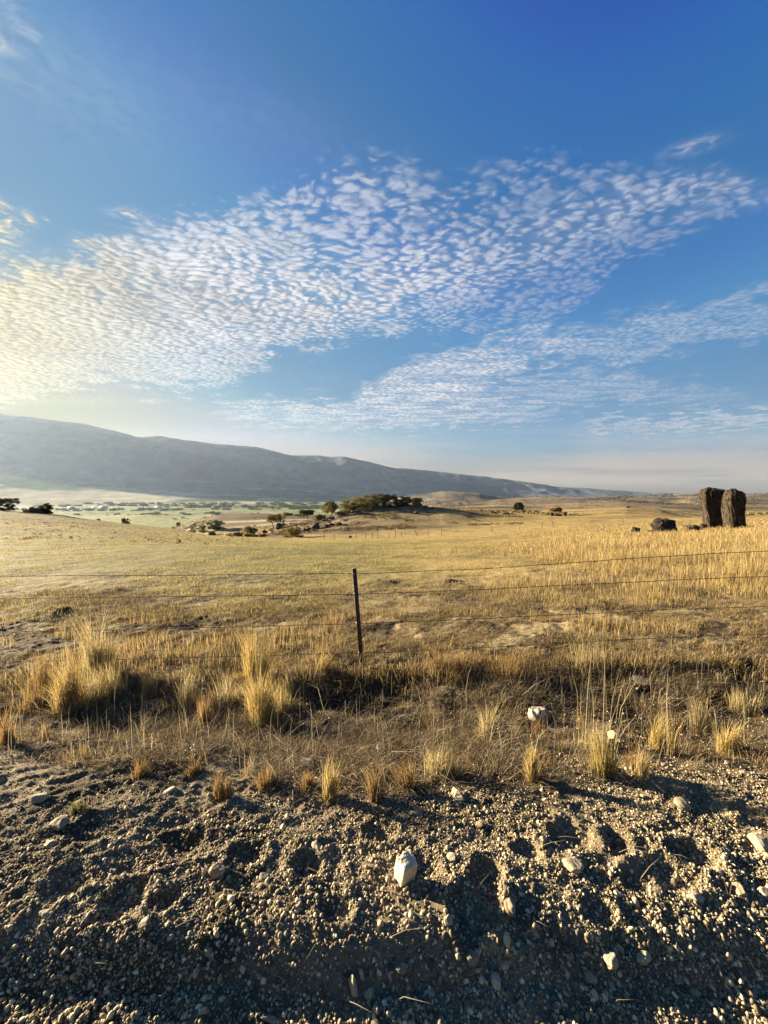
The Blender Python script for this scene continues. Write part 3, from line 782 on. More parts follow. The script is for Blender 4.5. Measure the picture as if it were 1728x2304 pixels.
# ------------------------------------------------------------------ single stones
def stone(px, row, wpx, hpx, label, col=(.45, .41, .33), seed=0, sub=4, facets=11, rz=0, tilt=0, sink=.2, depth=.8, name='stone', cat='stone', rough=.08, group='larger stones lying in the gravel'):
    x, y, z = hit(px, row)
    d = math.sqrt(x*x+y*y+(EYE-z)**2); zc = (y*CP-(z-EYE)*SP)   # depth along the camera axis
    W = wpx*.85/F*zc*.5
    el = math.atan2(EYE-z, math.hypot(x, y))
    # apparent height of a stone seen from above mixes its height and its depth
    Hh = hpx/F*zc*.5*(zc/d)
    v, f = rockverts(sub, seed+50, facets, rough, minr=.50)
    R = Matrix.Rotation(tilt, 3, 'Y') @ Matrix.Rotation(0, 3, 'X')
    ext = (v.max(0)-v.min(0))/2
    v = v/ext
    hz = Hh*depth if row > 1500 else Hh
    hy = Hh/max(.35, math.sin(el)) if row > 1500 else W*depth
    hy = min(hy, max(W, Hh)*2.0)
    v = v*np.array([W, hy*.75, hz])
    v = v@np.array(R).T
    o = mesh_np(name, v, f, None, M_STONE, np.tile(np.array(col)*np.array([.50, .465, .385]), (len(v), 1)), False)
    o.location = (x, y, z+hz*(1-2*sink)); o.rotation_euler = (0, 0, rz)
    tag(o, label, cat, group)
    return o
M_STONE = mat_tint('field_stone', .85, .2, .5, 45, .006)
ST_LIST = [
    (1031, 1795, 22, 40, 'narrow upright pale stone below the dry grass, right of centre', (.48, .43, .33)),
    (934, 1832, 46, 22, 'half buried low stone above and left of the upright pale stone', (.30, .27, .21)),
    (1286, 1948, 52, 46, 'flat pale rounded stone lying alone on the gravel, right of centre', (.50, .45, .34)),
    (1015, 1934, 30, 26, 'small white chip right of the tall pale block', (.6, .56, .46)),
    (1704, 1898, 42, 60, 'pale split stone at the right edge of the gravel', (.50, .45, .35)),
    (1718, 2012, 30, 32, 'pale stone at the right edge below the split stone', (.52, .47, .38)),
    (1662, 2006, 30, 50, 'elongated upright pebble near the right edge', (.42, .36, .27)),
    (1567, 2020, 34, 36, 'pale rounded pebble in the gravel on the right', (.50, .46, .36)),
    (1150, 2040, 32, 60, 'tan slanted stone right of the deep hollow', (.40, .34, .25)),
    (1374, 2163, 34, 62, 'long pale stone pointing down, at the edge of the dark wheel track', (.46, .42, .33)),
    (1447, 2158, 42, 34, 'smooth oval pale stone beside the long one', (.50, .46, .33)),
    (1114, 2210, 30, 56, 'whitest long pebble lying in the dark wheel track', (.62, .60, .52)),
    (903, 2184, 34, 46, 'grey round cornered stone in the dark track, right of centre', (.30, .29, .25)),
    (1062, 2161, 36, 42, 'brownish tilted stone at the edge of the dark track', (.34, .29, .22)),
    (968, 2236, 30, 30, 'small pale cube-like pebble at the bottom of the picture', (.55, .50, .40)),
    (1327, 2204, 34, 44, 'leaning tan stone in the bottom track', (.42, .37, .27)),
    (1375, 2222, 22, 30, 'small square pale stone near the long pointing stone', (.55, .50, .38)),
    (86, 1799, 46, 28, 'pale rounded stone at far left under the dry grass', (.50, .46, .38)),
    (382, 1782, 32, 22, 'small dome-shaped pale stone above the left gravel', (.50, .46, .38)),
    (133, 1855, 52, 34, 'tan crusty stone on the left gravel', (.42, .37, .27)),
    (112, 1902, 36, 24, 'light tan flat stone at the left side of the gravel', (.45, .40, .32)),
    (716, 1909, 46, 30, 'pale flat stone above the smooth hollow', (.48, .43, .34)),
    (490, 1962, 44, 42, 'reddish beige stone standing out of the left gravel', (.44, .36, .29)),
    (597, 1975, 30, 34, 'grey green stone left of the smooth hollow', (.24, .26, .23)),
    (107, 2060, 40, 28, 'smooth oval pale stone at lower left', (.52, .48, .38)),
    (326, 2078, 32, 28, 'pinkish round stone on the left gravel', (.40, .34, .30)),
    (170, 1953, 28, 22, 'round grey pebble on the left gravel beside the slanting ridge', (.32, .30, .28)),
    (833, 2236, 28, 44, 'square tan stone at the bottom, left of centre', (.46, .40, .28)),
    (794, 2224, 14, 62, 'thin sharp upright stone at the bottom, left of centre', (.58, .52, .38)),
    (615, 2298, 78, 26, 'broad flat stone cut by the bottom edge', (.48, .42, .30)),
    (693, 1722, 40, 30, 'grey stone half hidden in the dry grass', (.22, .21, .19)),
    (858, 1690, 30, 24, 'light stone in the dark litter below the centre', (.44, .41, .35)),
    (874, 1695, 22, 18, 'small grey chip touching the light stone', (.30, .28, .25)),
    (470, 2145, 30, 26, 'tan pebble in the lower left gravel', (.42, .37, .28)),
    (1080, 1858, 26, 20, 'brown chip left of the big pale stone field', (.34, .28, .21)),
    (1448, 1925, 22, 24, 'reddish pebble on the rim of the twin hollows', (.38, .30, .23)),
    (1535, 1812, 40, 34, 'tan stone sunk in the silt on the right', (.40, .35, .26)),
    (1650, 1725, 60, 26, 'sunlit tan stone above the right gravel', (.46, .40, .29)),
    (1390, 1660, 46, 34, 'pale stone behind the yellow green bushy clump', (.52, .45, .30)),
    (1445, 1532, 50, 34, 'grey rounded rock on the swale below the wires', (.24, .22, .19)),
    (1240, 2120, 24, 26, 'pale pebble above the wheel track, right of centre', (.5, .46, .38)),
    (1008, 2075, 24, 30, 'light pebble left of the deep hollow', (.52, .47, .38)),
]
for k, (px, row, w, h, lab, c) in enumerate(ST_LIST):
    stone(px, row, w, h, lab, c, seed=k*7, rz=random.uniform(-.6, .6), tilt=random.uniform(-.35, .35), facets=13, rough=.14, sink=random.uniform(.28, .42), depth=random.uniform(.6, .9))

# tall pale block: lit face to the left, grey face to the right
def pale_block():
    x, y, z = hit(903, 1992)
    zc = y*CP-(z-EYE)*SP
    prof = [(-.06, 1.08), (.0, 1.0), (.03, .98), (.055, .82), (.085, .96), (.105, 1.0), (.13, .9)]
    v, f = ICO[5]
    ax = np.abs(v); m = (ax**14).sum(1)**(1/14.); v = v/m[:, None]          # rounded cube
    v = v*(1+.12*fbm(v[:, 0]*1.4+v[:, 2], v[:, 1]*1.6-v[:, 2]*1.3, 6, 91, .6)[:, None])
    v = v*np.array([.036, .030, .062])
    v[:, 0] *= 1-.22*np.clip(-v[:, 2]/.075, 0, 1)
    v[:, 2] += .25*v[:, 0]*np.sin(v[:, 1]*60)*.4
    o = mesh_np('stone', v, f, None, M_STONE, np.tile([.46, .38, .26], (len(v), 1)), True)
    o.location = (x+.018, y+.025, z+.036); o.rotation_euler = (math.radians(14), 0, math.radians(32))
    tag(o, 'largest pale upright block in the gravel, bright on its left side', 'stone', 'larger stones lying in the gravel')
pale_block()
def white_rock():
    x, y, z = hit(1212, 1618)
    v, f = rockverts(5, 33, 10, .20, 1, .62)
    v = v/((v.max(0)-v.min(0))/2)*np.array([.096, .08, .070])
    # broken hollow at lower right
    c = np.array([.035, -.07, -.02]); d = np.linalg.norm((v-c)/np.array([.05, .05, .035]), axis=1)
    v = v+(np.array([-.2, .6, .35])*.045)[None, :]*np.exp(-d**4)[:, None]
    col = np.tile([.25, .22, .165], (len(v), 1))
    n = fbm(v[:, 0]*60, v[:, 2]*60+v[:, 1]*30, 3, 44); col = mixv(col, [.15, .13, .09], sst(.1, .4, n)*.7)
    o = mesh_np('rock', v, f, None, M_STONE, col, False)
    o.location = (x, y, z+.034)
    tag(o, 'white broken rock with a dark hollow among the dry grass, right of centre', 'rock')
white_rock()

# ------------------------------------------------------------------ WIRE FENCE
M_RUST = simple_mat('rusty_post_steel', (.055, .022, .016), (.11, .05, .032), 40, .7, .4, .002, spec=.4, metal=.2)
M_WIRE = simple_mat('rusty_wire', (.045, .028, .02), (.09, .06, .045), 60, .6, .2, .001, spec=.4, metal=.4)
M_CLIP = simple_mat('wire_clip', (.5, .47, .42), (.6, .58, .55), 60, .5, .1, .001, spec=.5, metal=.5)
FY = 4.2
def plane(px, row, Y=FY):
    d = ray(px, row); t = Y/d[1]; return np.array([d[0]*t, Y, d[2]*t+EYE])
def t_post(parent, base, top, clips, name='post', label=None):
    base = np.array(base); top = np.array(top); L = np.linalg.norm(top-base)
    zax = (top-base)/L; xax = np.array([1, 0, 0.]); xax -= zax*xax.dot(zax); xax /= np.linalg.norm(xax); yax = np.cross(zax, xax)
    a = math.radians(28); xr = xax*math.cos(a)+yax*math.sin(a); yr = np.cross(zax, xr)
    R = np.stack([xr, yr, zax], 1)
    b = B(); mid = (base+top)/2
    b.box(mid, (.0245, .0030, L/2), R)                       # flange
    b.box(mid+yr*.0170, (.0026, .0145, L/2-.001), R)          # web
    k = .03
    while k < L-.02:                                          # studs on the flange
        b.box(base+zax*k-yr*.0055, (.006, .0035, .004), R); k += .053
    o = b.build(name, M_RUST, parent)
    if label: o['label'] = label
    for z in clips:
        t = (z-base[2])/(top[2]-base[2]); c = base+(top-base)*t
        cb = B(); cb.tube([c-xr*.024-yr*.008, c-xr*.022+yr*.018, c+xr*.0+yr*.036, c+xr*.022+yr*.018, c+xr*.024-yr*.008], .0018, 5)
        cb.build('wire_clip', M_CLIP, o)
    return o
fence = empty('wire_fence', (0, FY, zg1(0, FY)), 0, 'near barbed wire fence with a leaning rusty steel post and four strands', 'fence')
FO = np.array(fence.location)
wires = []
for rows in ((1296, 1289, 1240), (1346, 1335, 1296), (1420, 1401, 1362), (1486, 1467, 1424)):
    a, b_, c = plane(0, rows[0]), plane(806, rows[1]), plane(1728, rows[2])
    xs = [-6.3, a[0], b_[0], c[0], 6.3]
    zs = [a[2]-.02, a[2], b_[2], c[2], c[2]+.05]
    wires.append((xs, zs))
pb = plane(815, 1500); pb[2] = zg1(pb[0], FY)-.03; pt = plane(797, 1279)
def wz(k, x): return float(np.interp(x, wires[k][0], wires[k][1]))
t_post(fence, pb-FO, pt-FO, [wz(k, -.29)-FO[2] for k in range(4)])
for (bx, tx) in ((-6.25, -6.2), (6.2, 6.28)):
    gz = zg1(bx, FY)
    t_post(fence, np.array([bx, FY, gz-.05])-FO, np.array([tx, FY, wz(0, bx)+.04])-FO, [wz(k, bx)-FO[2] for k in range(4)])
for k, (xs, zs) in enumerate(wires):
    X = np.linspace(-6.25, 6.25, 900)
    # pchip in x through the measured heights, small kinks between the barbs
    Z = pchip_eval(np.array(xs), [np.full(len(X), v) for v in zs], X)
    Z = Z+.006*fbm(X*2.1, X*0+k*9, 4, 601+k)+.0015*fbm(X*14, X*0+k*5, 2, 611)
    Yw = FY-.022+.012*fbm(X*1.7, X*0+k*7, 3, 621)
    b = B()
    ph = X*2*np.pi/.045
    for s_ in (0, np.pi):                                   # two twisted strands
        P = np.stack([X-FO[0], Yw-FO[1]+.0012*np.cos(ph+s_), Z-FO[2]+.0012*np.sin(ph+s_)], 1)
        b.tube(P, .0028, 4)
    x = -6.2
    while x < 6.2:
        zc = float(np.interp(x, X, Z)); yc = float(np.interp(x, X, Yw)); c = np.array([x, yc, zc])-FO
        for s_ in (-1, 1):
            a = random.uniform(0, 3.14)
            dv = np.array([.004*s_, math.cos(a)*.014, math.sin(a)*.014])
            b.tube([c-dv, c+dv], .0014, 4)
        x += .125
    b.build('wire', M_WIRE, fence)

# ------------------------------------------------------------------ FAR FENCE
M_WOOD = simple_mat('weathered_post_wood', (.07, .05, .035), (.14, .10, .07), 6, .9)
farx = [(729, 1211, 13, 0), (752, 1213, 9, .0), (801, 1211, 10, .05), (823, 1210, 10, 0), (838, 1209, 9, -.05), (850, 1209, 13, .0), (875, 1207, 8, 0), (889, 1208, 12, .04), (903, 1207, 9, 0), (939, 1206, 12, -.35), (963, 1205, 11, .02), (993, 1205, 12, 0), (1106, 1203, 11, .02), (1168, 1200, 6, .2), (1219, 1199, 10, .0), (1246, 1198, 9, -.35), (1331, 1194, 7, 0), (1400, 1190, 7, .1)]
x0, y0, z0 = 0, 88, zg1(0, 88)
ff = empty('pasture_fence', (x0, y0, z0), 0, 'far pasture fence of thin dark posts crossing below the tree-topped hill', 'fence')
tops = []
for (px, row, h, ln) in farx:
    Y = 88.0; p = plane(px, row, Y); gz = zg1(p[0], Y); H = (h+3)/F*Y
    b = B(); bl = np.array([p[0]-x0, 0, gz-z0-.3]); tp = bl+np.array([ln*H, 0, H+.3])
    b.tube([bl, (bl+tp)/2+np.array([.02, 0, 0]), tp], [.085, .075, .07], 7)
    b.build('post', M_WOOD, ff); tops.append((bl, tp))
b = B()
for fr in (.45, .85):
    b.tube([bl+(tp-bl)*fr for (bl, tp) in tops], .006, 3)
b.build('wire', M_WIRE, ff)

# ------------------------------------------------------------------ STANDING STONES AND BOULDERS
def mat_basalt():
    m, t, p = material('weathered_basalt')
    tc = t.new('ShaderNodeTexCoord').outputs['Object']
    mp = t.new('ShaderNodeMapping'); t.put(mp.inputs['Vector'], tc); mp.inputs['Scale'].default_value = (1.6, 1.6, .45)
    n = t.noise(mp.outputs[0], 1.6, 8, .7, .4); n2 = t.noise(tc, 3.5, 7, .7)
    c = t.mix(t.ss(.42, .60, n), (.036, .026, .016), (.007, .0055, .0045))
    c = t.mix(t.ss(.54, .66, n2), c, (.105, .076, .040))
    sx = t.new('ShaderNodeSeparateXYZ'); t.put(sx.inputs[0], tc)
    t.l.new(c, p.inputs['Base Color'])
    p.inputs['Specular IOR Level'].default_value = .15
    bump(t, t.m('ADD', t.m('MULTIPLY', n, .5), t.m('MULTIPLY', n2, .25)), .8, .5, p)
    return m
M_BASALT = mat_basalt()
M_DARKROCK = simple_mat('dark_boulder_rock', (.03, .021, .015), (.09, .062, .04), 1.1, .9, .8, .3)

def pillar(D, rows, label, seed, yaw, pw=5.0):
    """rows: (row, left px, right px) from top to bottom; D = horizontal distance; the section is square-ish, turned by yaw"""
    az = lambda px, row: math.atan2(*ray(px, row)[:2])
    azc = (az(rows[-1][1], rows[-1][0])+az(rows[-1][2], rows[-1][0]))/2
    hz = []
    for (row, l, r_) in rows:
        d = ray((l+r_)/2, row); hz.append(d[2]/math.hypot(d[0], d[1])*D)
    hz = np.array(hz)
    L = np.array([math.tan(az(r_[1], r_[0])-azc)*D for r_ in rows]); Rr = np.array([math.tan(az(r_[2], r_[0])-azc)*D for r_ in rows])
    zb = hz[-1]+EYE
    nz, na = 130, 144
    tz = np.linspace(0, 1, nz); zz = hz[-1]+(hz[0]-hz[-1])*tz
    Lz = np.interp(zz, hz[::-1], L[::-1]); Rz = np.interp(zz, hz[::-1], Rr[::-1])
    A = np.linspace(0, 2*np.pi, na, endpoint=False)
    a, t = np.meshgrid(A, tz); hw = ((Rz-Lz)/2)[:, None]; cx = ((Rz+Lz)/2)[:, None]
    ca, sa = np.cos(a), np.sin(a); ar = a-yaw
    R = 1/((np.abs(np.cos(ar))**pw+np.abs(np.sin(ar))**pw)**(1/pw))
    R = R/np.max(np.abs(R*ca))
    gx = np.cos(A)[None, :]*3+0*t; gy = np.sin(A)[None, :]*3+0*t
    col = fbm(gx*1.1+seed+t*.6, gy*1.1, 3, seed)*.13+fbm(gx*3.4+t*1.4, gy*3.4+seed, 3, seed+3)*.06
    rgh = fbm(gx*2.2+t*7, gy*2.2-t*5, 4, seed+9)*.09
    R = R*(1+col+rgh)
    taper = np.where(t > .93, np.sqrt(np.clip(1-((t-.93)/.07)**2*.35, .2, 1)), 1)
    X = cx+hw*R*ca*taper; Yy = hw*R*sa*taper*1.05
    Z = zz[:, None]+EYE-zb+0*a+sst(.8, 1, t)*(.30*fbm(gx*.9+seed*2, gy*.9, 3, seed+5))
    v = np.stack([X, Yy, Z], -1).reshape(-1, 3)
    i = np.arange(nz-1)[:, None]*na; j = np.arange(na)[None, :]; j2 = (j+1) % na
    q = np.stack([(i+j).ravel(), (i+j2).ravel(), (i+na+j2).ravel(), (i+na+j).ravel()], 1)
    base = (nz-1)*na; last = v[base:base+na]; c0 = last.mean(0)
    prev = base; vs = [v]; off = len(v); qs = [q]
    for k, fr in enumerate((.85, .65, .42, .2, .03)):
        rv = c0+(last-c0)*fr; rv[:, 2] = last[:, 2]*fr+c0[2]*(1-fr)+.16*(1-fr)+.22*fbm(rv[:, 0]*1.3+seed, rv[:, 1]*1.3, 3, seed+6)
        vs.append(rv); qs.append(np.stack([prev+np.arange(na), prev+(np.arange(na)+1) % na, off+(np.arange(na)+1) % na, off+np.arange(na)], 1)); prev = off; off += na
    o = mesh_np('standing_stone', np.concatenate(vs), None, np.concatenate(qs), M_BASALT, None, False)
    o.location = (math.sin(azc)*D, math.cos(azc)*D, zb-.2); o.rotation_euler = (0, 0, -azc)
    tag(o, label, 'standing stone', 'pair of standing basalt stones')
    return o
pillar(77, [(1096, 1584, 1617), (1099, 1574, 1632), (1106, 1572, 1629), (1120, 1573, 1628), (1140, 1577, 1627), (1160, 1580, 1628), (1178, 1582, 1629), (1194, 1582, 1628)], 'left and taller of the two standing basalt pillars on the golden field', 701, .38)
pillar(73, [(1100, 1640, 1660), (1102, 1632, 1670), (1108, 1628, 1676), (1122, 1625, 1678), (1140, 1624, 1676), (1160, 1626, 1676), (1175, 1628, 1678), (1192, 1629, 1680)], 'right pillar of the pair, rounded top and pale lower side', 733, .38, 3.0)

def boulder(px, row, wpx, hpx, label, Y=None, seed=0, mat=None, dx=0, cat='boulder', group='dark basalt boulders in the pasture', sub=4, flat=None):
    if Y is None: x, y, z = hit(px, row)
    else:
        p = plane(px, row, Y); x, y = p[0], Y; z = zg1(x, y)
    W = wpx/F*y*.5; H = hpx/F*y
    v, f = rockverts(sub+1, seed+300, 12, .25, 1, .58)
    v = v/((v.max(0)-v.min(0))/2)
    cr = fbm(v[:, 0]*3+v[:, 2]*2+seed, v[:, 1]*3-v[:, 2]*2, 4, seed+5); v = v*(1+.16*cr[:, None])
    v = v*np.array([W, W*.8, H*.60])
    o = mesh_np('boulder', v, f, None, mat or M_DARKROCK, None, False)
    o.location = (x, y, z+H*.38); o.rotation_euler = (0, 0, random.uniform(-.3, .3))
    return tag(o, label, cat, group)
boulder(1494, 1203, 62, 34, 'big rugged dark boulder left of the two standing stones', 50, 17, M_BASALT)
boulder(1431, 1208, 20, 14, 'small leaning boulder left of the big rugged one', 50, 4, M_BASALT)
boulder(1476, 1206, 30, 8, 'low rubble rock in front of the big rugged boulder', 48.5, 5, M_BASALT)
boulder(1557, 1196, 28, 13, 'low rounded grass-coloured boulder between the big boulder and the pillars', 53, 6, M_BASALT)
boulder(1550, 1183, 22, 5, 'flat distant rock just above the low rounded boulder', 66, 7, M_BASALT)
boulder(1583, 1191, 16, 12, 'little rock at the left foot of the pillars', 54, 8, M_BASALT)
boulder(1676, 1190, 22, 7, 'small dark rock at the right foot of the right pillar', 53.5, 9)
# rocks on and around the hill: (px,row,w,h,Y,label)
HR = [(595, 1194, 15, 9, 150, 'dark rounded boulder between two trees on the rocky shoulder'),
      (476, 1203, 17, 8, 92, 'dark boulder on the grass edge at the foot of the mound'),
      (628, 1186, 16, 15, 155, 'dark block beside the leafy tree trunk on the shoulder'),
      (711, 1203, 22, 15, 128, 'pointed dark outcrop right of the yellow bush'),
      (690, 1208, 24, 10, 124, 'low dark outcrop just right of the yellow bush'),
      (733, 1196, 20, 8, 130, 'dark ledge right of the pointed outcrop'),
      (748, 1193, 16, 7, 132, 'second ledge further right in the rock line'),
      (763, 1190, 14, 6, 133, 'last small ledge at the right end of the rock line'),
      (765, 1163, 26, 9, 160, 'broad dark rock under the loose tree and thicket'),
      (745, 1172, 18, 6, 150, 'flat rock on the slope below the loose tree'),
      (730, 1178, 14, 5, 148, 'small flat rock lower on the slope'),
      (802, 1165, 22, 6, 158, 'low rock under the right part of the thicket'),
      (612, 1196, 7, 4, 145, 'tiny rock below the leafy tree'),
      (640, 1200, 6, 4, 140, 'tiny rock left of the yellow bush'),
      (788, 1213, 8, 5, 95, 'small dark rock by the far fence posts'),
      (935, 1158, 14, 5, 150, 'dark low rock on the bare top of the hill'),
      (900, 1149, 8, 3, 158, 'tiny dark rock near the hill top'),
      (1107, 1158, 10, 7, 185, 'upright dark rock in a pair on the saddle'),
      (1117, 1160, 8, 4, 185, 'small dark rock right of the upright one on the saddle'),
      (1137, 1160, 22, 5, 186, 'long low dark rock on the saddle'),
      (1176, 1150, 16, 5, 215, 'pale rubble at the foot of the lone dark green tree'),
      (1192, 1149, 6, 5, 215, 'tiny rock right of the rubble by the lone tree'),
      (1205, 1150, 14, 3, 216, 'thin dark rock line right of the lone tree'),
      (1242, 1165, 10, 8, 175, 'pointed dark rock left below the rust coloured tree'),
      (1256, 1164, 18, 5, 175, 'low dark rock right below the rust coloured tree'),
      (1272, 1162, 9, 10, 177, 'upright rock right of the rust coloured tree'),
      (1283, 1158, 5, 3, 180, 'tiny rock beyond the upright rock'),
      (1412, 1145, 10, 4, 232, 'small dark rock on the crest of the golden rise'),
      (222, 1170, 8, 4, 88, 'small dark rock on the left slope against the valley'),
      (957, 1143, 14, 4, 168, 'dark rocks right of the last hilltop tree')]
for k, (px, row, w, h, Y, lab) in enumerate(HR):
    boulder(px, row, w, h, lab, Y, 20+k, sub=3)

# ------------------------------------------------------------------ TREES AND SHRUBS
PAL = {'dark': [(.022, .026, .010), (.035, .036, .013), (.055, .05, .017), (.085, .07, .022)],
       'olive': [(.05, .048, .016), (.10, .088, .026), (.19, .155, .04), (.28, .22, .055)],
       'yellow': [(.11, .098, .026), (.17, .145, .038), (.22, .18, .05), (.07, .062, .02)],
       'rust': [(.13, .07, .03), (.20, .11, .045), (.28, .17, .07), (.10, .06, .03)],
       'green': [(.05, .07, .025), (.075, .10, .03), (.11, .12, .04), (.06, .06, .025)],
       'brown': [(.16, .10, .06), (.22, .15, .09), (.12, .08, .05), (.28, .20, .12)]}
def tree(px, row, toprow, wpx, Y, label, pal='olive', name='tree', cat='tree', group='scattered trees and shrubs on the hill', seed=0, style='round', nleaf=2600, trunk=True, gap=.5, drop=.3):
    r = np.random.default_rng(seed+1000)
    p = plane(px, row, Y); x = p[0]; z = zg1(x, Y)
    H = max(.4, (e_row(toprow)-z/Y+EYE/Y)*Y if False else (float(e_row(toprow))*Y+EYE-z)); W = wpx/F*Y*.5*(1.12 if style == 'shrub' else 1.0)
    o = empty(name, (x, Y, z-.05), 0, label, cat, group)
    b = B(); tips = []
    nst = 1 if style in ('round', 'umbrella') else 4
    for k in range(nst):
        a0 = r.uniform(0, 6.28); bx, by = (0, 0) if nst == 1 else (math.cos(a0)*W*.3, math.sin(a0)*W*.2)
        th = H*(.40 if style != 'umbrella' else .55)
        jog = r.normal(0, .06*H, 2)
        P0 = np.array([bx, by, -.2]); P1 = np.array([bx+jog[0], by+jog[1], th])
        kt = .5 if style == 'shrub' else .8
        b.tube([P0, (P0+P1)/2+np.array([jog[1], jog[0], 0])*.4, P1], [H*.04*kt, H*.032*kt, H*.026*kt], 7)
        for j in range(6 if nst == 1 else 3):
            a = r.uniform(0, 6.28); q = r.uniform(.45, .85)
            T = np.array([math.cos(a)*W*q, math.sin(a)*W*q*.8, H*r.uniform(.55, .88)])
            M = (P1+T)/2+np.array([0, 0, -.04*H])
            b.tube([P1*.92, M, T], [H*.020*kt, H*.012*kt, H*.006*kt], 5); tips.append(T)
    if trunk: b.build('trunk', M_BARK, o, True)
    # clumps
    nc = (46 if style == 'shrub' else 30) if wpx > 21 else 20
    cs = []
    for k in range(nc):
        a = r.uniform(0, 6.28); q = math.sqrt(r.random())*.86
        zc = r.uniform(drop, .94) if style != 'umbrella' else r.uniform(.66, .95)
        prof = math.sqrt(max(.05, 1-((zc-.58)/.48)**2)) if style != 'umbrella' else 1
        if style == 'shrub': prof = max(prof, .85 if zc < .5 else 0)
        cs.append((math.cos(a)*W*q*prof, math.sin(a)*W*q*prof*.85, zc*H, r.uniform(.20, .36)*min(W, H*.6)))
    if style == 'shrub':
        for k in range(14):
            a = r.uniform(0, 6.28); q = r.uniform(.3, .9); cs.append((math.cos(a)*W*q, math.sin(a)*W*q*.8, r.uniform(.03, .22)*H, r.uniform(.16, .28)*min(W, H*.6)))
    for T in tips[:6]: cs.append((T[0], T[1], T[2], r.uniform(.16, .28)*min(W, H*.6)))
    # outline shoots
    for k in range(6):
        a = r.uniform(0, 6.28); cs.append((math.cos(a)*W*.92, math.sin(a)*W*.7, H*r.uniform(.45, .8), .13*min(W, H*.6)))
    for k in range(4): cs.append((r.uniform(-.6, .6)*W, 0, H*r.uniform(.9, 1.0), .13*min(W, H*.6)))
    cs = np.array(cs); per = int(nleaf/len(cs))
    ls = max(.05, 1.15/F*Y)
    V_, C_ = [], []
    palette = np.array(PAL[pal])
    for (cx, cy, cz, cr) in cs:
        n = int(per*(cr/cs[:, 3].mean())**1.2)+8
        d = r.normal(size=(n, 3)); d /= np.linalg.norm(d, axis=1)[:, None]
        P = np.array([cx, cy, cz])+d*cr*np.array([1.25, 1.1, .8])*(r.random((n, 1))**.45)
        P[:, 2] = np.maximum(P[:, 2], .03*H)
        u = r.normal(size=(n, 3)); u /= np.linalg.norm(u, axis=1)[:, None]
        w = np.cross(u, r.normal(size=(n, 3))); w /= np.linalg.norm(w, axis=1)[:, None]
        s = ls*r.uniform(.5, 1.2, n)[:, None]
        V_.append(np.stack([P-u*s*.8, P+w*s*.45, P+u*s*.8, P-w*s*.45], 1).reshape(-1, 3))
        c = palette[r.integers(0, len(palette))]*.5+palette[r.integers(0, len(palette), n)]*.5
        C_.append(np.repeat(c*(1+r.normal(0, .12, (n, 1))), 4, 0))
    v = np.concatenate(V_); n = len(v)//4
    mesh_np('crown', v, None, np.arange(n*4).reshape(-1, 4), M_LEAF, np.clip(np.concatenate(C_), .01, .6), False, o)
    return o
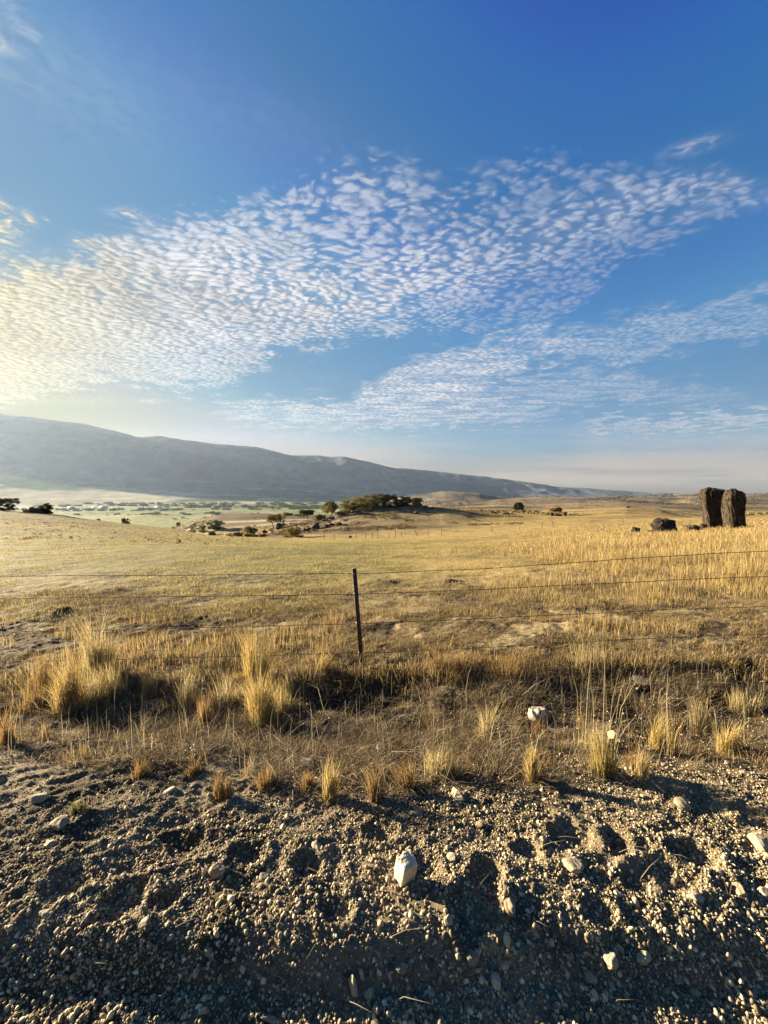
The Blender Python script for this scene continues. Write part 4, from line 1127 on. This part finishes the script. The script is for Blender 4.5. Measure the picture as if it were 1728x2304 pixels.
TR = [
    (784, 1155, 1124, 40, 163, 'yellowish left end tree of the dense hilltop thicket', 'olive', 'shrub'),
    (806, 1157, 1118, 44, 162, 'second tree from the left in the dense hilltop thicket', 'olive', 'shrub'),
    (832, 1154, 1113, 44, 163, 'middle tree of the dense hilltop thicket', 'olive', 'shrub'),
    (856, 1150, 1111, 42, 165, 'dark tree right of the middle of the hilltop thicket', 'dark', 'shrub'),
    (876, 1146, 1112, 36, 166, 'dark right end tree of the hilltop thicket with ragged top', 'dark', 'shrub'),
    (896, 1143, 1124, 22, 168, 'low branchy shrub in the gap right of the thicket', 'dark', 'shrub'),
    (912, 1142, 1117, 28, 168, 'bushy tree standing just right of the thicket gap', 'dark', 'shrub'),
    (938, 1142, 1120, 27, 168, 'last small round tree at the right end of the hilltop row', 'olive', 'shrub'),
    (744, 1166, 1128, 34, 158, 'loose tall tree left of the thicket with open branches', 'olive', 'round'),
    (722, 1168, 1158, 24, 157, 'low bush at the left foot of the loose tall tree', 'olive', 'shrub'),
    (691, 1171, 1148, 34, 160, 'small flat-topped tree with leaning trunk on the shoulder', 'dark', 'umbrella'),
    (617, 1188, 1157, 34, 156, 'leafy yellow green tree with dark bare trunk on the rocky shoulder', 'yellow', 'umbrella'),
    (637, 1174, 1151, 16, 175, 'thin tree top behind the leafy yellow green tree', 'olive', 'shrub'),
    (659, 1214, 1184, 46, 104, 'big yellow bush at the foot of the hill', 'yellow', 'shrub'),
    (709, 1187, 1174, 20, 140, 'small yellow bush above the pointed outcrop', 'yellow', 'shrub'),
    (565, 1211, 1182, 28, 102, 'upright yellow green bush left of the big yellow one', 'yellow', 'shrub'),
    (537, 1209, 1197, 26, 103, 'brown low bush left of the upright one', 'brown', 'shrub'),
    (520, 1208, 1200, 20, 104, 'lowest brown scrub at the left end of the bush line', 'brown', 'shrub'),
    (591, 1211, 1201, 20, 101, 'thorny dark scrub right of the upright yellow green bush', 'dark', 'shrub'),
    (485, 1186, 1170, 36, 300, 'rounded dark green bush in the hollow of the far mound', 'green', 'shrub'),
    (436, 1194, 1179, 20, 290, 'smaller green bush left of the dark rounded one in the hollow', 'green', 'shrub'),
    (455, 1188, 1180, 18, 300, 'olive scrub between the two bushes in the hollow', 'olive', 'shrub'),
    (410, 1198, 1193, 18, 100, 'small brown scrub on the left grass edge', 'brown', 'shrub'),
    (489, 1163, 1158, 9, 430, 'tiny round bush on the skyline of the far mound', 'dark', 'shrub'),
    (463, 1168, 1164, 9, 430, 'tiny bush lower on the slope of the far mound', 'dark', 'shrub'),
    (402, 1182, 1176, 11, 440, 'tiny dark bush at the left end of the far mound', 'dark', 'shrub'),
    (1167, 1150, 1131, 24, 212, 'lone dark green tree leaning left on the skyline', 'dark', 'round'),
    (1250, 1161, 1142, 27, 177, 'lone rust coloured tree above dark rocks', 'rust', 'umbrella'),
    (648, 1160, 1154, 22, 420, 'dark low hedge bush behind the shoulder, left piece', 'dark', 'shrub'),
    (670, 1162, 1157, 18, 420, 'dark low hedge bush behind the shoulder, right piece', 'dark', 'shrub'),
    (10, 1147, 1121, 62, 84, 'broad green juniper cut by the left edge of the photo', 'green', 'umbrella'),
    (4, 1150, 1132, 50, 83, 'lower green shrub under the broad juniper at the left edge', 'green', 'shrub'),
    (104, 1155, 1132, 24, 84, 'dark upright bush on the left slope against the valley', 'dark', 'shrub'),
    (82, 1155, 1140, 30, 83, 'reddish brown thin scrub left of the dark upright bush', 'brown', 'shrub'),
    (66, 1152, 1146, 26, 83, 'low reddish scrub running towards the juniper', 'brown', 'shrub'),
    (283, 1177, 1166, 18, 90, 'small dark bush low on the left slope against the green field', 'dark', 'shrub'),
    (868, 1301, 1286, 14, 14.5, 'small green weed clump in the field behind the wires', 'green', 'shrub'),
]
for k, t_ in enumerate(TR):
    px, row, top, w, Y, lab, pal, style = t_
    if Y < 50: continue
    tree(px, row, top, w, Y, lab, pal, 'tree' if style != 'shrub' or w > 38 and Y > 160 else 'shrub', 'tree' if style != 'shrub' or w > 38 and Y > 160 else 'shrub', seed=k*3, style=style, nleaf=7000 if w > 21 else 1800, drop=.02 if style == 'shrub' else .32)

def scrub():
    r = np.random.default_rng(77); V_, C_ = [], []
    def put(x, y, size, cols, per=7):
        n = len(x); z = zgr(x, y); ok = np.ones(n, bool)
        x, y, z, size = x[ok], y[ok], z[ok], size[ok]
        X = np.repeat(x, per); Y = np.repeat(y, per); Z = np.repeat(z, per); S = np.repeat(size, per); m = len(X)
        d = r.normal(size=(m, 3))*np.array([.6, .6, .25]); P = np.stack([X, Y, Z], 1)+d*S[:, None]; P[:, 2] = np.maximum(P[:, 2], Z)+S*.15
        u = r.normal(size=(m, 3)); u /= np.linalg.norm(u, axis=1)[:, None]; w = np.cross(u, r.normal(size=(m, 3))); w /= np.linalg.norm(w, axis=1)[:, None]
        s_ = (S*r.uniform(.25, .55, m))[:, None]
        V_.append(np.stack([P-u*s_, P+w*s_*.6, P+u*s_, P-w*s_*.6], 1).reshape(-1, 3))
        C_.append(np.repeat(np.array(cols)[r.integers(0, len(cols), m)], 4, 0))
    br = [(.08, .06, .03), (.12, .09, .045), (.05, .04, .02), (.17, .13, .06)]
    y = r.uniform(116, 170, 8000); x = r.uniform(-.36, .36, 8000)*y
    k = fbm(x*.06, y*.06, 3, 71)+.3*fbm(x*.3, y*.3, 2, 72) > .08
    put(x[k], y[k], r.gamma(3, .09, k.sum())+.08, br)
    y = r.uniform(180, 700, 9000); x = r.uniform(-.62, 1.05, 9000)*y
    k = fbm(x*.015, y*.015, 4, 73) > .12
    put(x[k], y[k], r.gamma(3, .25, k.sum())+.3, br)
    y = np.exp(r.uniform(math.log(600), math.log(3000), 16000)); x = r.uniform(.05, 1.08, 16000)*y
    k = fbm(x*.004+9, y*.008, 4, 74) > .10
    put(x[k], y[k], (r.gamma(3, .8, k.sum())+1)*y[k]/1200, [(.05, .055, .035), (.07, .065, .04), (.04, .045, .03)], 4)
    y = r.uniform(26, 88, 1500); x = r.uniform(-1.05, -.35, 1500)*y
    put(x, y, r.gamma(2, .035, 1500)+.03, [(.12, .09, .045), (.16, .12, .06)], 5)
    v = np.concatenate(V_); n = len(v)//4
    o = mesh_np('brush', v, None, np.arange(n*4).reshape(-1, 4), M_LEAF, np.concatenate(C_), False)
    tag(o, 'low dark sagebrush and dead weeds scattered over the hills', 'brush', kind='stuff')
scrub()

# valley tree lines: far-off woods read as one mass
def valley_woods():
    r = np.random.default_rng(5); V_, C_ = [], []
    rows = [(1148, -1.05, -.15, 46, 1.0), (1150, -.98, -.5, 26, .9), (1158, -.95, -.42, 10, 1), (1160, -.8, -.5, 14, .8), (1143, -.62, -.1, 46, 1.1), (1139, -.9, -.2, 40, 1.0), (1146, -.22, .02, 30, 1.2), (1136, -.3, .05, 24, 1.2), (1134, -.8, -.3, 34, 1), (1170, -.55, -.50, 3, .7), (1129, -.1, .2, 24, 1)]
    for (row, s0, s1, n, sz) in rows:
        e = float(e_row(row)); Y = -92/e if e < 0 else 3000
        Y = min(Y, 3300)
        for k in range(n):
            s = r.uniform(s0, s1)+0; y = Y*(1+r.normal(0, .012)); x = s*y; z = zg1(x, y)
            R = r.uniform(5, 15)*sz*Y/2000*1.1; Hh = R*r.uniform(.45, .8)
            m = 46; d = r.normal(size=(m, 3)); d /= np.linalg.norm(d, axis=1)[:, None]
            P = np.array([x, y, z+Hh*.45])+d*np.array([R*1.6, R, Hh*.6])*r.random((m, 1))**.4
            u = r.normal(size=(m, 3)); u /= np.linalg.norm(u, axis=1)[:, None]; w = np.cross(u, r.normal(size=(m, 3))); w /= np.linalg.norm(w, axis=1)[:, None]
            sl = R*.42
            V_.append(np.stack([P-u*sl, P+w*sl*.6, P+u*sl, P-w*sl*.6], 1).reshape(-1, 3))
            C_.append(np.tile(np.array([.06, .075, .035])*r.uniform(.7, 1.4), (m*4, 1)))
    v = np.concatenate(V_); n = len(v)//4
    o = mesh_np('woods', v, None, np.arange(n*4).reshape(-1, 4), M_LEAF, np.concatenate(C_), False)
    tag(o, 'far-off lines of dark trees along the valley fields', 'woods', kind='stuff')
valley_woods()

# farm sheds in the valley, a few pixels each
M_SHEDW = simple_mat('shed_wall_paint', (.55, .52, .45), (.65, .62, .55), .3, bs=.05)
M_SHEDR = simple_mat('shed_roof_metal', (.5, .5, .5), (.62, .62, .60), .3, bs=.05, rough=.5)
for (px, row, w, lab) in [(233, 1138, 15, 'long white farm shed in the valley, largest of the group'), (212, 1140, 9, 'small white shed left of the long one in the valley'), (254, 1137, 6, 'smallest white shed right of the long one in the valley'), (160, 1133, 12, 'lone white shed further left in the valley'), (357, 1143, 13, 'white farm shed in the valley further right'), (600, 1153, 14, 'pale low roof beyond the far mound')]:
    Y = 2000 if row < 1148 else 560
    p = plane(px, row, Y); g = zg1(p[0], Y); W = w/F*Y*.5; Hh = W*.28; D = W*.5
    o = empty('farm_shed', (p[0], Y, g-.3), 0, lab, 'shed', 'farm sheds in the valley')
    b = B(); b.box((0, 0, Hh), (W, D, Hh)); b.build('wall', M_SHEDW, o)
    v = np.array([[-W*1.04, -D*1.1, 2*Hh], [W*1.04, -D*1.1, 2*Hh], [W*1.04, D*1.1, 2*Hh], [-W*1.04, D*1.1, 2*Hh], [-W*1.04, 0, 2.9*Hh], [W*1.04, 0, 2.9*Hh]])
    mesh_np('roof', v+np.array([0, 0, .05]), [[0, 4, 3], [1, 2, 5]], [[0, 1, 5, 4], [2, 3, 4, 5], [0, 3, 2, 1]], M_SHEDR, None, False, o)

# dark rubble added in place of a shaded bank edge, down to the standing stones
def bank_shade_rubble():
    b = B(); r = np.random.default_rng(9)
    pts = [(1508, 1153), (1520, 1155), (1540, 1159), (1560, 1162), (1582, 1165)]
    P = []
    for (px, row) in pts:
        p = plane(px, row, 170); P.append((p[0], 205))
    xs = np.linspace(plane(1506, 1153, 215)[0], plane(1592, 1166, 190)[0], 46)
    for k, x in enumerate(xs):
        f = k/45; Y = 232-34*f
        px = 1506+86*f; p = plane(px, 1153+13*f, Y); z = p[2]
        v, fc = rockverts(2, 400+k, 8, .15)
        R = .55+.5*f
        gz = zg1(p[0], Y); 
        vv = v*np.array([1.1, .8, R*.9])*r.uniform(.8, 1.25)+np.array([p[0], Y, gz+.25*R])
        b.add(vv, fc)
    o = b.build('shaded_bank_stones', M_DARKROCK); tag(o, 'low dark rubble added for the shaded bank edge running down to the standing stones', 'wall')
bank_shade_rubble()

# ------------------------------------------------------------------ HAZE
def haze():
    m = bpy.data.materials.new('haze_air'); m.use_nodes = True; t = NT(m.node_tree)
    m.node_tree.nodes.remove(m.node_tree.nodes['Principled BSDF'])
    out = [n for n in m.node_tree.nodes if n.type == 'OUTPUT_MATERIAL'][0]
    v = t.new('ShaderNodeVolumePrincipled')
    v.inputs['Color'].default_value = HAZE_COL; v.inputs['Density'].default_value = HAZE_D; v.inputs['Anisotropy'].default_value = HAZE_G
    m.node_tree.links.new(v.outputs[0], out.inputs['Volume'])
    x0, x1, y0, y1, z0, z1 = -33000, 33000, -3400, 7600, -420, MAXZ+25
    b = B(); b.box(((x0+x1)/2, (y0+y1)/2, (z0+z1)/2), ((x1-x0)/2, (y1-y0)/2, (z1-z0)/2))
    o = b.build('haze', m); tag(o, kind='stuff')
HAZE_COL = (.52, .67, .86, 1); HAZE_D = 2.2e-5; HAZE_G = .36
haze()

# ------------------------------------------------------------------ WORLD (sky and high cloud)
EXPOSURE = 2.8
SKY_STRENGTH = .05
def world():
    w = bpy.data.worlds.new('World'); SC.world = w; w.use_nodes = True
    t = NT(w.node_tree); bg = w.node_tree.nodes['Background']
    sky = t.new('ShaderNodeTexSky', sky_type='NISHITA'); sky.sun_disc = False
    sky.sun_elevation = SUN_EL; sky.sun_rotation = SUN_AZ
    sky.altitude = 800; sky.air_density = 1.0; sky.dust_density = .6; sky.ozone_density = 2.2
    d = t.new('ShaderNodeTexCoord').outputs['Generated']
    sx = t.new('ShaderNodeSeparateXYZ'); t.put(sx.inputs[0], d); x, y, z = sx.outputs
    yy = t.m('MAXIMUM', y, .05); s = t.m('DIVIDE', x, yy); e = t.m('DIVIDE', z, yy)
    zz = t.m('MAXIMUM', z, .004); px = t.m('DIVIDE', x, zz); py = t.m('DIVIDE', y, zz)
    P = t.comb(px, py, 0)
    # camera-like tone curve on the clear sky, channel by channel (input: sqrt(sky/10), output: display level)
    gm = t.new('ShaderNodeGamma'); t.put(gm.inputs[0], t.vm('SCALE', sky.outputs[0], sc=.1)); gm.inputs[1].default_value = .5
    rc = t.new('ShaderNodeRGBCurve'); t.put(rc.inputs['Color'], gm.outputs[0])
    TBL = [[(0, 0), (.45, 0), (.5, .002), (.75, .028), (.95, .055), (1.2, .075), (2.1, .115), (3.5, .30), (7.0, .23), (10, .22)],
           [(0, 0), (.87, .078), (.93, .112), (1.4, .175), (1.7, .235), (2.2, .25), (3.2, .28), (3.9, .33), (4.7, .34), (8.1, .23), (10, .22)],
           [(0, .2), (1.55, .385), (1.71, .42), (2.05, .40), (2.4, .465), (2.8, .50), (3.5, .48), (4.2, .46), (5.8, .44), (8.6, .17), (10, .15)]]
    for ci, tb in enumerate(TBL):
        cv = rc.mapping.curves[ci]; pts = [(min(1, math.sqrt(q[0]/10)), q[1]) for q in tb]
        cv.points[0].location = pts[0]; cv.points[1].location = pts[-1]
        for q in pts[1:-1]: cv.points.new(*q)
        for cp in cv.points: cp.handle_type = 'AUTO_CLAMPED'
    rc.mapping.update()
    base = t.vm('SCALE', t.mix(t.m('MINIMUM', t.m('ADD', t.ss(.13, .02, e), t.m('MULTIPLY', t.ss(.34, .14, e), t.ss(.72, .97, t.vm('DOT_PRODUCT', d, tuple(SUNDIR))))), 1.0), rc.outputs[0], t.mix(1.0, rc.outputs[0], (1.10, .96, .60), 'MULTIPLY')), sc=1/(SKY_STRENGTH*2**EXPOSURE))
    front = t.ss(.0, .15, y)
    # ---- cell pattern in the plane of the cloud deck
    wv = t.new('ShaderNodeTexNoise', noise_dimensions='2D'); t.put(wv.inputs['Vector'], P); wv.inputs['Scale'].default_value = 2.2; wv.inputs['Detail'].default_value = 2
    wo = t.vm('SCALE', t.vm('SUBTRACT', wv.outputs['Color'], (.5, .5, .5)), sc=.16)
    Pw = t.vm('ADD', P, wo)
    mp = t.new('ShaderNodeMapping'); mp.inputs['Rotation'].default_value = (0, 0, math.radians(-35)); mp.inputs['Scale'].default_value = (.72, 1.12, 1)
    mp.vector_type = 'POINT'; t.put(mp.inputs['Vector'], Pw)
    def cells(vec, sc):
        vo = t.new('ShaderNodeTexVoronoi', voronoi_dimensions='2D', feature='F1'); t.put(vo.inputs['Vector'], vec)
        vo.inputs['Scale'].default_value = sc
        return t.m('SUBTRACT', 1, t.m('MULTIPLY', vo.outputs['Distance'], 1.25))
    def pattern(vec):
        a = cells(vec, 25.0); f = t.noise(vec, 42, 4, .68, dim='2D'); g = 0.5 if False else t.noise(vec, 8, 1, .5, dim='2D')
        return t.m('ADD', t.m('ADD', t.m('MULTIPLY', a, .62), t.m('MULTIPLY', f, .58)), t.m('MULTIPLY', g, .25))     # ~ .3 .. 1.2
    fr_ = t.new('ShaderNodeTexNoise', noise_dimensions='2D'); t.put(fr_.inputs['Vector'], mp.outputs[0]); fr_.inputs['Scale'].default_value = 26; fr_.inputs['Detail'].default_value = 2
    V0 = t.vm('ADD', mp.outputs[0], t.vm('SCALE', t.vm('SUBTRACT', fr_.outputs['Color'], (.5, .5, .5)), sc=.042))
    pat = pattern(V0)
    off = t.vm('ADD', V0, (-.012, .014, 0))
    pat2 = pattern(off)
    lit = t.m('SUBTRACT', pat, pat2)                          # brighter towards the sun
    big = t.noise(P, 1.6, 3, .6, dim='2D')
    wob = t.m('MULTIPLY', t.m('SUBTRACT', t.noise(P, 3.5, 3, .6, dim='2D'), .5), 1.0)
    def curve(pts, lo=0.0, hi=1.0):
        """function of azimuth tangent s: pts (px, value in lo..hi)"""
        n = t.new('ShaderNodeFloatCurve'); c = n.mapping.curves[0]
        P_ = [((q[0]+400)/2600, (q[1]-lo)/(hi-lo)) for q in pts]
        while len(c.points) < len(P_): c.points.new(.5, .5)
        for cp, q in zip(c.points, P_): cp.location = q; cp.handle_type = 'AUTO_CLAMPED'
        n.mapping.update()
        u = t.m('DIVIDE', t.m('ADD', t.m('MULTIPLY', s, F), 1264), 2600)
        t.put(n.inputs['Value'], u)
        return t.m('ADD', t.m('MULTIPLY', n.outputs[0], hi-lo), lo)
    row = t.m('SUBTRACT', 1105, t.m('MULTIPLY', e, F))          # elevation expressed on the same scale as the survey
    rw = t.m('ADD', row, t.m('MULTIPLY', wob, 130))
    def band(top, bot, soft_t, soft_b):
        T = curve(top, 0, 1200); Bo = curve(bot, 0, 1200)
        a = t.ss(t.m('SUBTRACT', T, soft_t), t.m('ADD', T, soft_t), rw); b = t.ss(t.m('SUBTRACT', Bo, soft_b), t.m('ADD', Bo, soft_b), rw)
        return t.m('MULTIPLY', a, t.m('SUBTRACT', 1, b))
    main = band([(-400, 700), (0, 625), (100, 608), (200, 595), (300, 545), (400, 510), (550, 485), (650, 440), (750, 405), (900, 400), (1000, 425), (1100, 405), (1200, 378), (1300, 400), (1450, 430), (1600, 428), (1728, 438), (2200, 470)],
                [(-400, 930), (0, 908), (150, 875), (300, 862), (430, 885), (520, 872), (620, 812), (750, 785), (900, 762), (1000, 745), (1150, 755), (1250, 735), (1350, 650), (1500, 560), (1600, 520), (1728, 495), (2200, 500)], 52, 24)
    opa = curve([(-400, .95), (0, 1), (400, 1), (700, .9), (900, .74), (1100, .48), (1300, .38), (1450, .36), (1600, .28), (1728, .2), (2200, .1)])
    b2 = band([(-400, 1150), (700, 930), (820, 880), (950, 810), (1050, 785), (1150, 765), (1300, 745), (1450, 720), (1600, 690), (1728, 665), (2200, 600)],
              [(-400, 1151), (700, 940), (820, 915), (950, 905), (1050, 870), (1150, 835), (1300, 820), (1450, 805), (1600, 780), (1728, 745), (2200, 700)], 20, 14)
    o2 = curve([(-400, 0), (780, .3), (850, .95), (1000, .95), (1200, .75), (1400, .48), (1728, .36), (2200, .2)])
    b3 = band([(-400, 960), (450, 930), (560, 905), (700, 905), (900, 905), (1000, 880), (1200, 855), (1350, 840), (1500, 860), (1650, 885), (2200, 920)],
              [(-400, 970), (450, 940), (560, 950), (800, 965), (1000, 955), (1200, 945), (1350, 905), (1500, 905), (1650, 912), (2200, 940)], 16, 14)
    o3 = curve([(-400, 0), (450, .2), (560, .85), (900, .9), (1100, .75), (1250, .5), (1450, .42), (1600, .3), (1728, .1), (2200, .1)])
    rcn = curve([(-400, 800), (0, 740), (300, 690), (600, 690), (750, 690), (900, 655), (1100, 600), (1300, 520), (1450, 468), (1728, 445), (2200, 440)], 0, 1200)
    rdd = t.m('DIVIDE', t.m('SUBTRACT', rw, rcn), curve([(-400, 150), (300, 140), (600, 105), (900, 70), (1300, 50), (1728, 40), (2200, 40)], 0, 200))
    rdg = t.m('EXPONENT', t.m('MULTIPLY', t.m('MULTIPLY', rdd, rdd), -1.0))
    cov = curve([(-400, 1), (350, .92), (560, .62), (760, .40), (900, .36), (1000, .26), (1300, .26), (1728, .4), (2200, .4)])
    patch_ = t.lin(t.noise(P, 6.0, 3, .6, dim='2D'), .3, .7, -.24, .20)
    c1 = t.m('MULTIPLY', t.ss(-.10, .43, t.m('ADD', t.m('SUBTRACT', t.m('ADD', pat, t.m('MULTIPLY', main, t.lin(cov, 0, 1, .30, .68))), .92), patch_)), t.m('MULTIPLY', main, t.m('MULTIPLY', opa, t.m('ADD', .58, t.m('MULTIPLY', rdg, .52)))))
    sheet = t.m('MULTIPLY', t.m('MULTIPLY', main, rdg), curve([(-400, .6), (0, .55), (350, .46), (600, .26), (900, .16), (1200, .12), (1500, .16), (1728, .12), (2200, 0)]))
    c1 = t.m('ADD', c1, t.m('MULTIPLY', sheet, t.m('SUBTRACT', 1.0, c1)))
    str_ = t.noise(t.comb(t.m('MULTIPLY', px, .8), t.m('MULTIPLY', py, 2.4), 0), 3.0, 5, .68, .6, dim='2D')
    c2p = t.ss(.28, .70, t.m('ADD', t.m('MULTIPLY', pat, .22), t.m('MULTIPLY', str_, .70)))
    c2 = t.m('MULTIPLY', t.m('MULTIPLY', b2, o2), c2p)
    c3 = t.m('MULTIPLY', t.m('MULTIPLY', b3, o3), t.ss(.34, .68, t.m('ADD', t.m('MULTIPLY', pat, .14), t.m('MULTIPLY', str_, .80))))
    # thin streak low on the right
    b4 = band([(-400, 1100), (1200, 975), (1300, 953), (1500, 945), (1728, 930), (2200, 920)], [(-400, 1101), (1200, 978), (1300, 972), (1500, 968), (1728, 958), (2200, 950)], 8, 6)
    c4 = t.m('MULTIPLY', t.m('MULTIPLY', b4, curve([(-400, 0), (1250, 0), (1330, .5), (1728, .6), (2200, .4)])), t.ss(.2, .6, str_))
    # wisps high on the left, small puffs at mid left, speck
    def blob(cx, cy, rx, ry, ang, amp, tex):
        ca, sa = math.cos(ang), math.sin(ang)
        u = t.m('SUBTRACT', t.m('MULTIPLY', s, F), cx-864); v = t.m('SUBTRACT', row, cy)
        a = t.m('DIVIDE', t.m('ADD', t.m('MULTIPLY', u, ca), t.m('MULTIPLY', v, sa)), rx); b = t.m('DIVIDE', t.m('SUBTRACT', t.m('MULTIPLY', v, ca), t.m('MULTIPLY', u, sa)), ry)
        r2 = t.m('ADD', t.m('MULTIPLY', a, a), t.m('MULTIPLY', b, b))
        return t.m('MULTIPLY', t.m('MULTIPLY', t.m('EXPONENT', t.m('MULTIPLY', r2, -1.0)), amp), tex)
    tex1 = t.ss(.35, .75, t.noise(V0, 12, 3, .6, dim='2D')); tex2 = t.ss(.3, .6, t.noise(V0, 22, 3, .6, dim='2D'))
    bl = None
    for a in [(20, 120, 110, 22, .85, .75), (60, 80, 120, 26, .9, .30), (15, 190, 60, 12, .7, .5), (120, 140, 40, 14, .8, .35), (140, 250, 300, 120, .5, .10), (420, 260, 500, 90, .3, .10)]:
        q = blob(*a, tex1 if a[2] < 200 else big); bl = q if bl is None else t.m('ADD', bl, q)
    for a in [(15, 530, 50, 16, .5, 1.1), (55, 520, 30, 12, .6, 1.0), (98, 515, 16, 8, .8, 1.2), (30, 480, 30, 8, .4, .8), (312, 505, 34, 9, .12, 1.0), (135, 520, 10, 4, .5, .8), (195, 560, 6, 4, .3, 1.0), (20, 555, 40, 14, .3, .8), (1530, 365, 60, 16, -.3, .35), (170, 905, 160, 10, 0, .25), (345, 905, 26, 4, 0, .7), (0, 880, 220, 40, 0, .35)]:
        bl = t.m('ADD', bl, blob(*a, tex2))
    # broad pale veil on the left and low down
    hz_ = t.noise(t.comb(t.m('MULTIPLY', s, 1.3), t.m('MULTIPLY', e, 12), 3), 1.2, 4, .6, dim='2D')
    veil = t.m('MULTIPLY', t.ss(780, 1020, row), t.lin(hz_, .3, .7, .04, .16))
    veil = t.m('ADD', veil, t.m('MULTIPLY', t.m('MULTIPLY', t.ss(930, 1080, row), .62), t.ss(.3, .6, t.noise(t.comb(t.m('MULTIPLY', s, 1.3), t.m('MULTIPLY', e, 16), 0), 1.5, 4, .6, dim='2D'))))
    dens = t.m('ADD', t.m('ADD', c1, c2), t.m('ADD', t.m('ADD', c3, c4), t.m('ADD', bl, veil)))
    dens = t.m('MULTIPLY', t.m('MINIMUM', dens, .97), front)
    dens = t.m('MULTIPLY', dens, t.ss(0, .02, z))
    # ---- cloud light
    ca = t.vm('DOT_PRODUCT', d, tuple(SUNDIR))
    warm = t.ss(.76, .97, ca)
    colr = t.mix(warm, CL_COOL, CL_WARM)
    thick = t.m('MULTIPLY', c1, t.ss(.45, .62, t.noise(P, 1.1, 2, .5, dim='2D')))
    core = blob(400, 690, 230, 85, .25, 1.0, t.ss(.25, .6, big))
    shade = t.m('SUBTRACT', t.m('ADD', 1.0, t.m('MULTIPLY', lit, 1.1)), t.m('ADD', t.m('MULTIPLY', thick, .12), t.m('MULTIPLY', core, .38)))
    shade = t.m('MAXIMUM', t.m('MINIMUM', shade, 1.35), .45)
    cl = t.vm('SCALE', t.mix(t.m('MULTIPLY', t.ss(930, 1040, row), .85), colr, (.80, .66, .52)), sc=t.m('MULTIPLY', shade, CL_LUM/(SKY_STRENGTH*2**EXPOSURE)))
    final = t.mix(dens, base, cl)
    w.cycles.sampling_method = 'MANUAL'; w.cycles.sample_map_resolution = 512
    t.l.new(final, bg.inputs[0]); bg.inputs[1].default_value = SKY_STRENGTH
CL_COOL = (.94, .94, 1.0); CL_WARM = (.98, .85, .52); CL_LUM = .70
world()

# ------------------------------------------------------------------ SUN, CAMERA, SETTINGS
sd = bpy.data.lights.new('sun', 'SUN'); sd.energy = 5.0; sd.angle = math.radians(.5); sd.color = (1.0, .84, .60)
so = bpy.data.objects.new('sun', sd); COL.objects.link(so)
so.rotation_euler = Vector(-SUNDIR).to_track_quat('-Z', 'Y').to_euler()
so.location = (-20, 10, 30)

cd = bpy.data.cameras.new('camera'); cam = bpy.data.objects.new('camera', cd); COL.objects.link(cam)
cd.sensor_fit = 'HORIZONTAL'; cd.sensor_width = 36; cd.lens = 36*F/1728
cd.clip_start = .05; cd.clip_end = 60000
cam.location = (0, 0, EYE); cam.rotation_euler = (math.pi/2-PITCH, 0, 0)
SC.camera = cam
SC.view_settings.view_transform = 'Standard'; SC.view_settings.look = 'None'
SC.view_settings.exposure = EXPOSURE; SC.view_settings.gamma = 1
c = SC.cycles
c.max_bounces = 5; c.diffuse_bounces = 3; c.glossy_bounces = 2; c.transmission_bounces = 3; c.transparent_max_bounces = 4; c.volume_bounces = 0
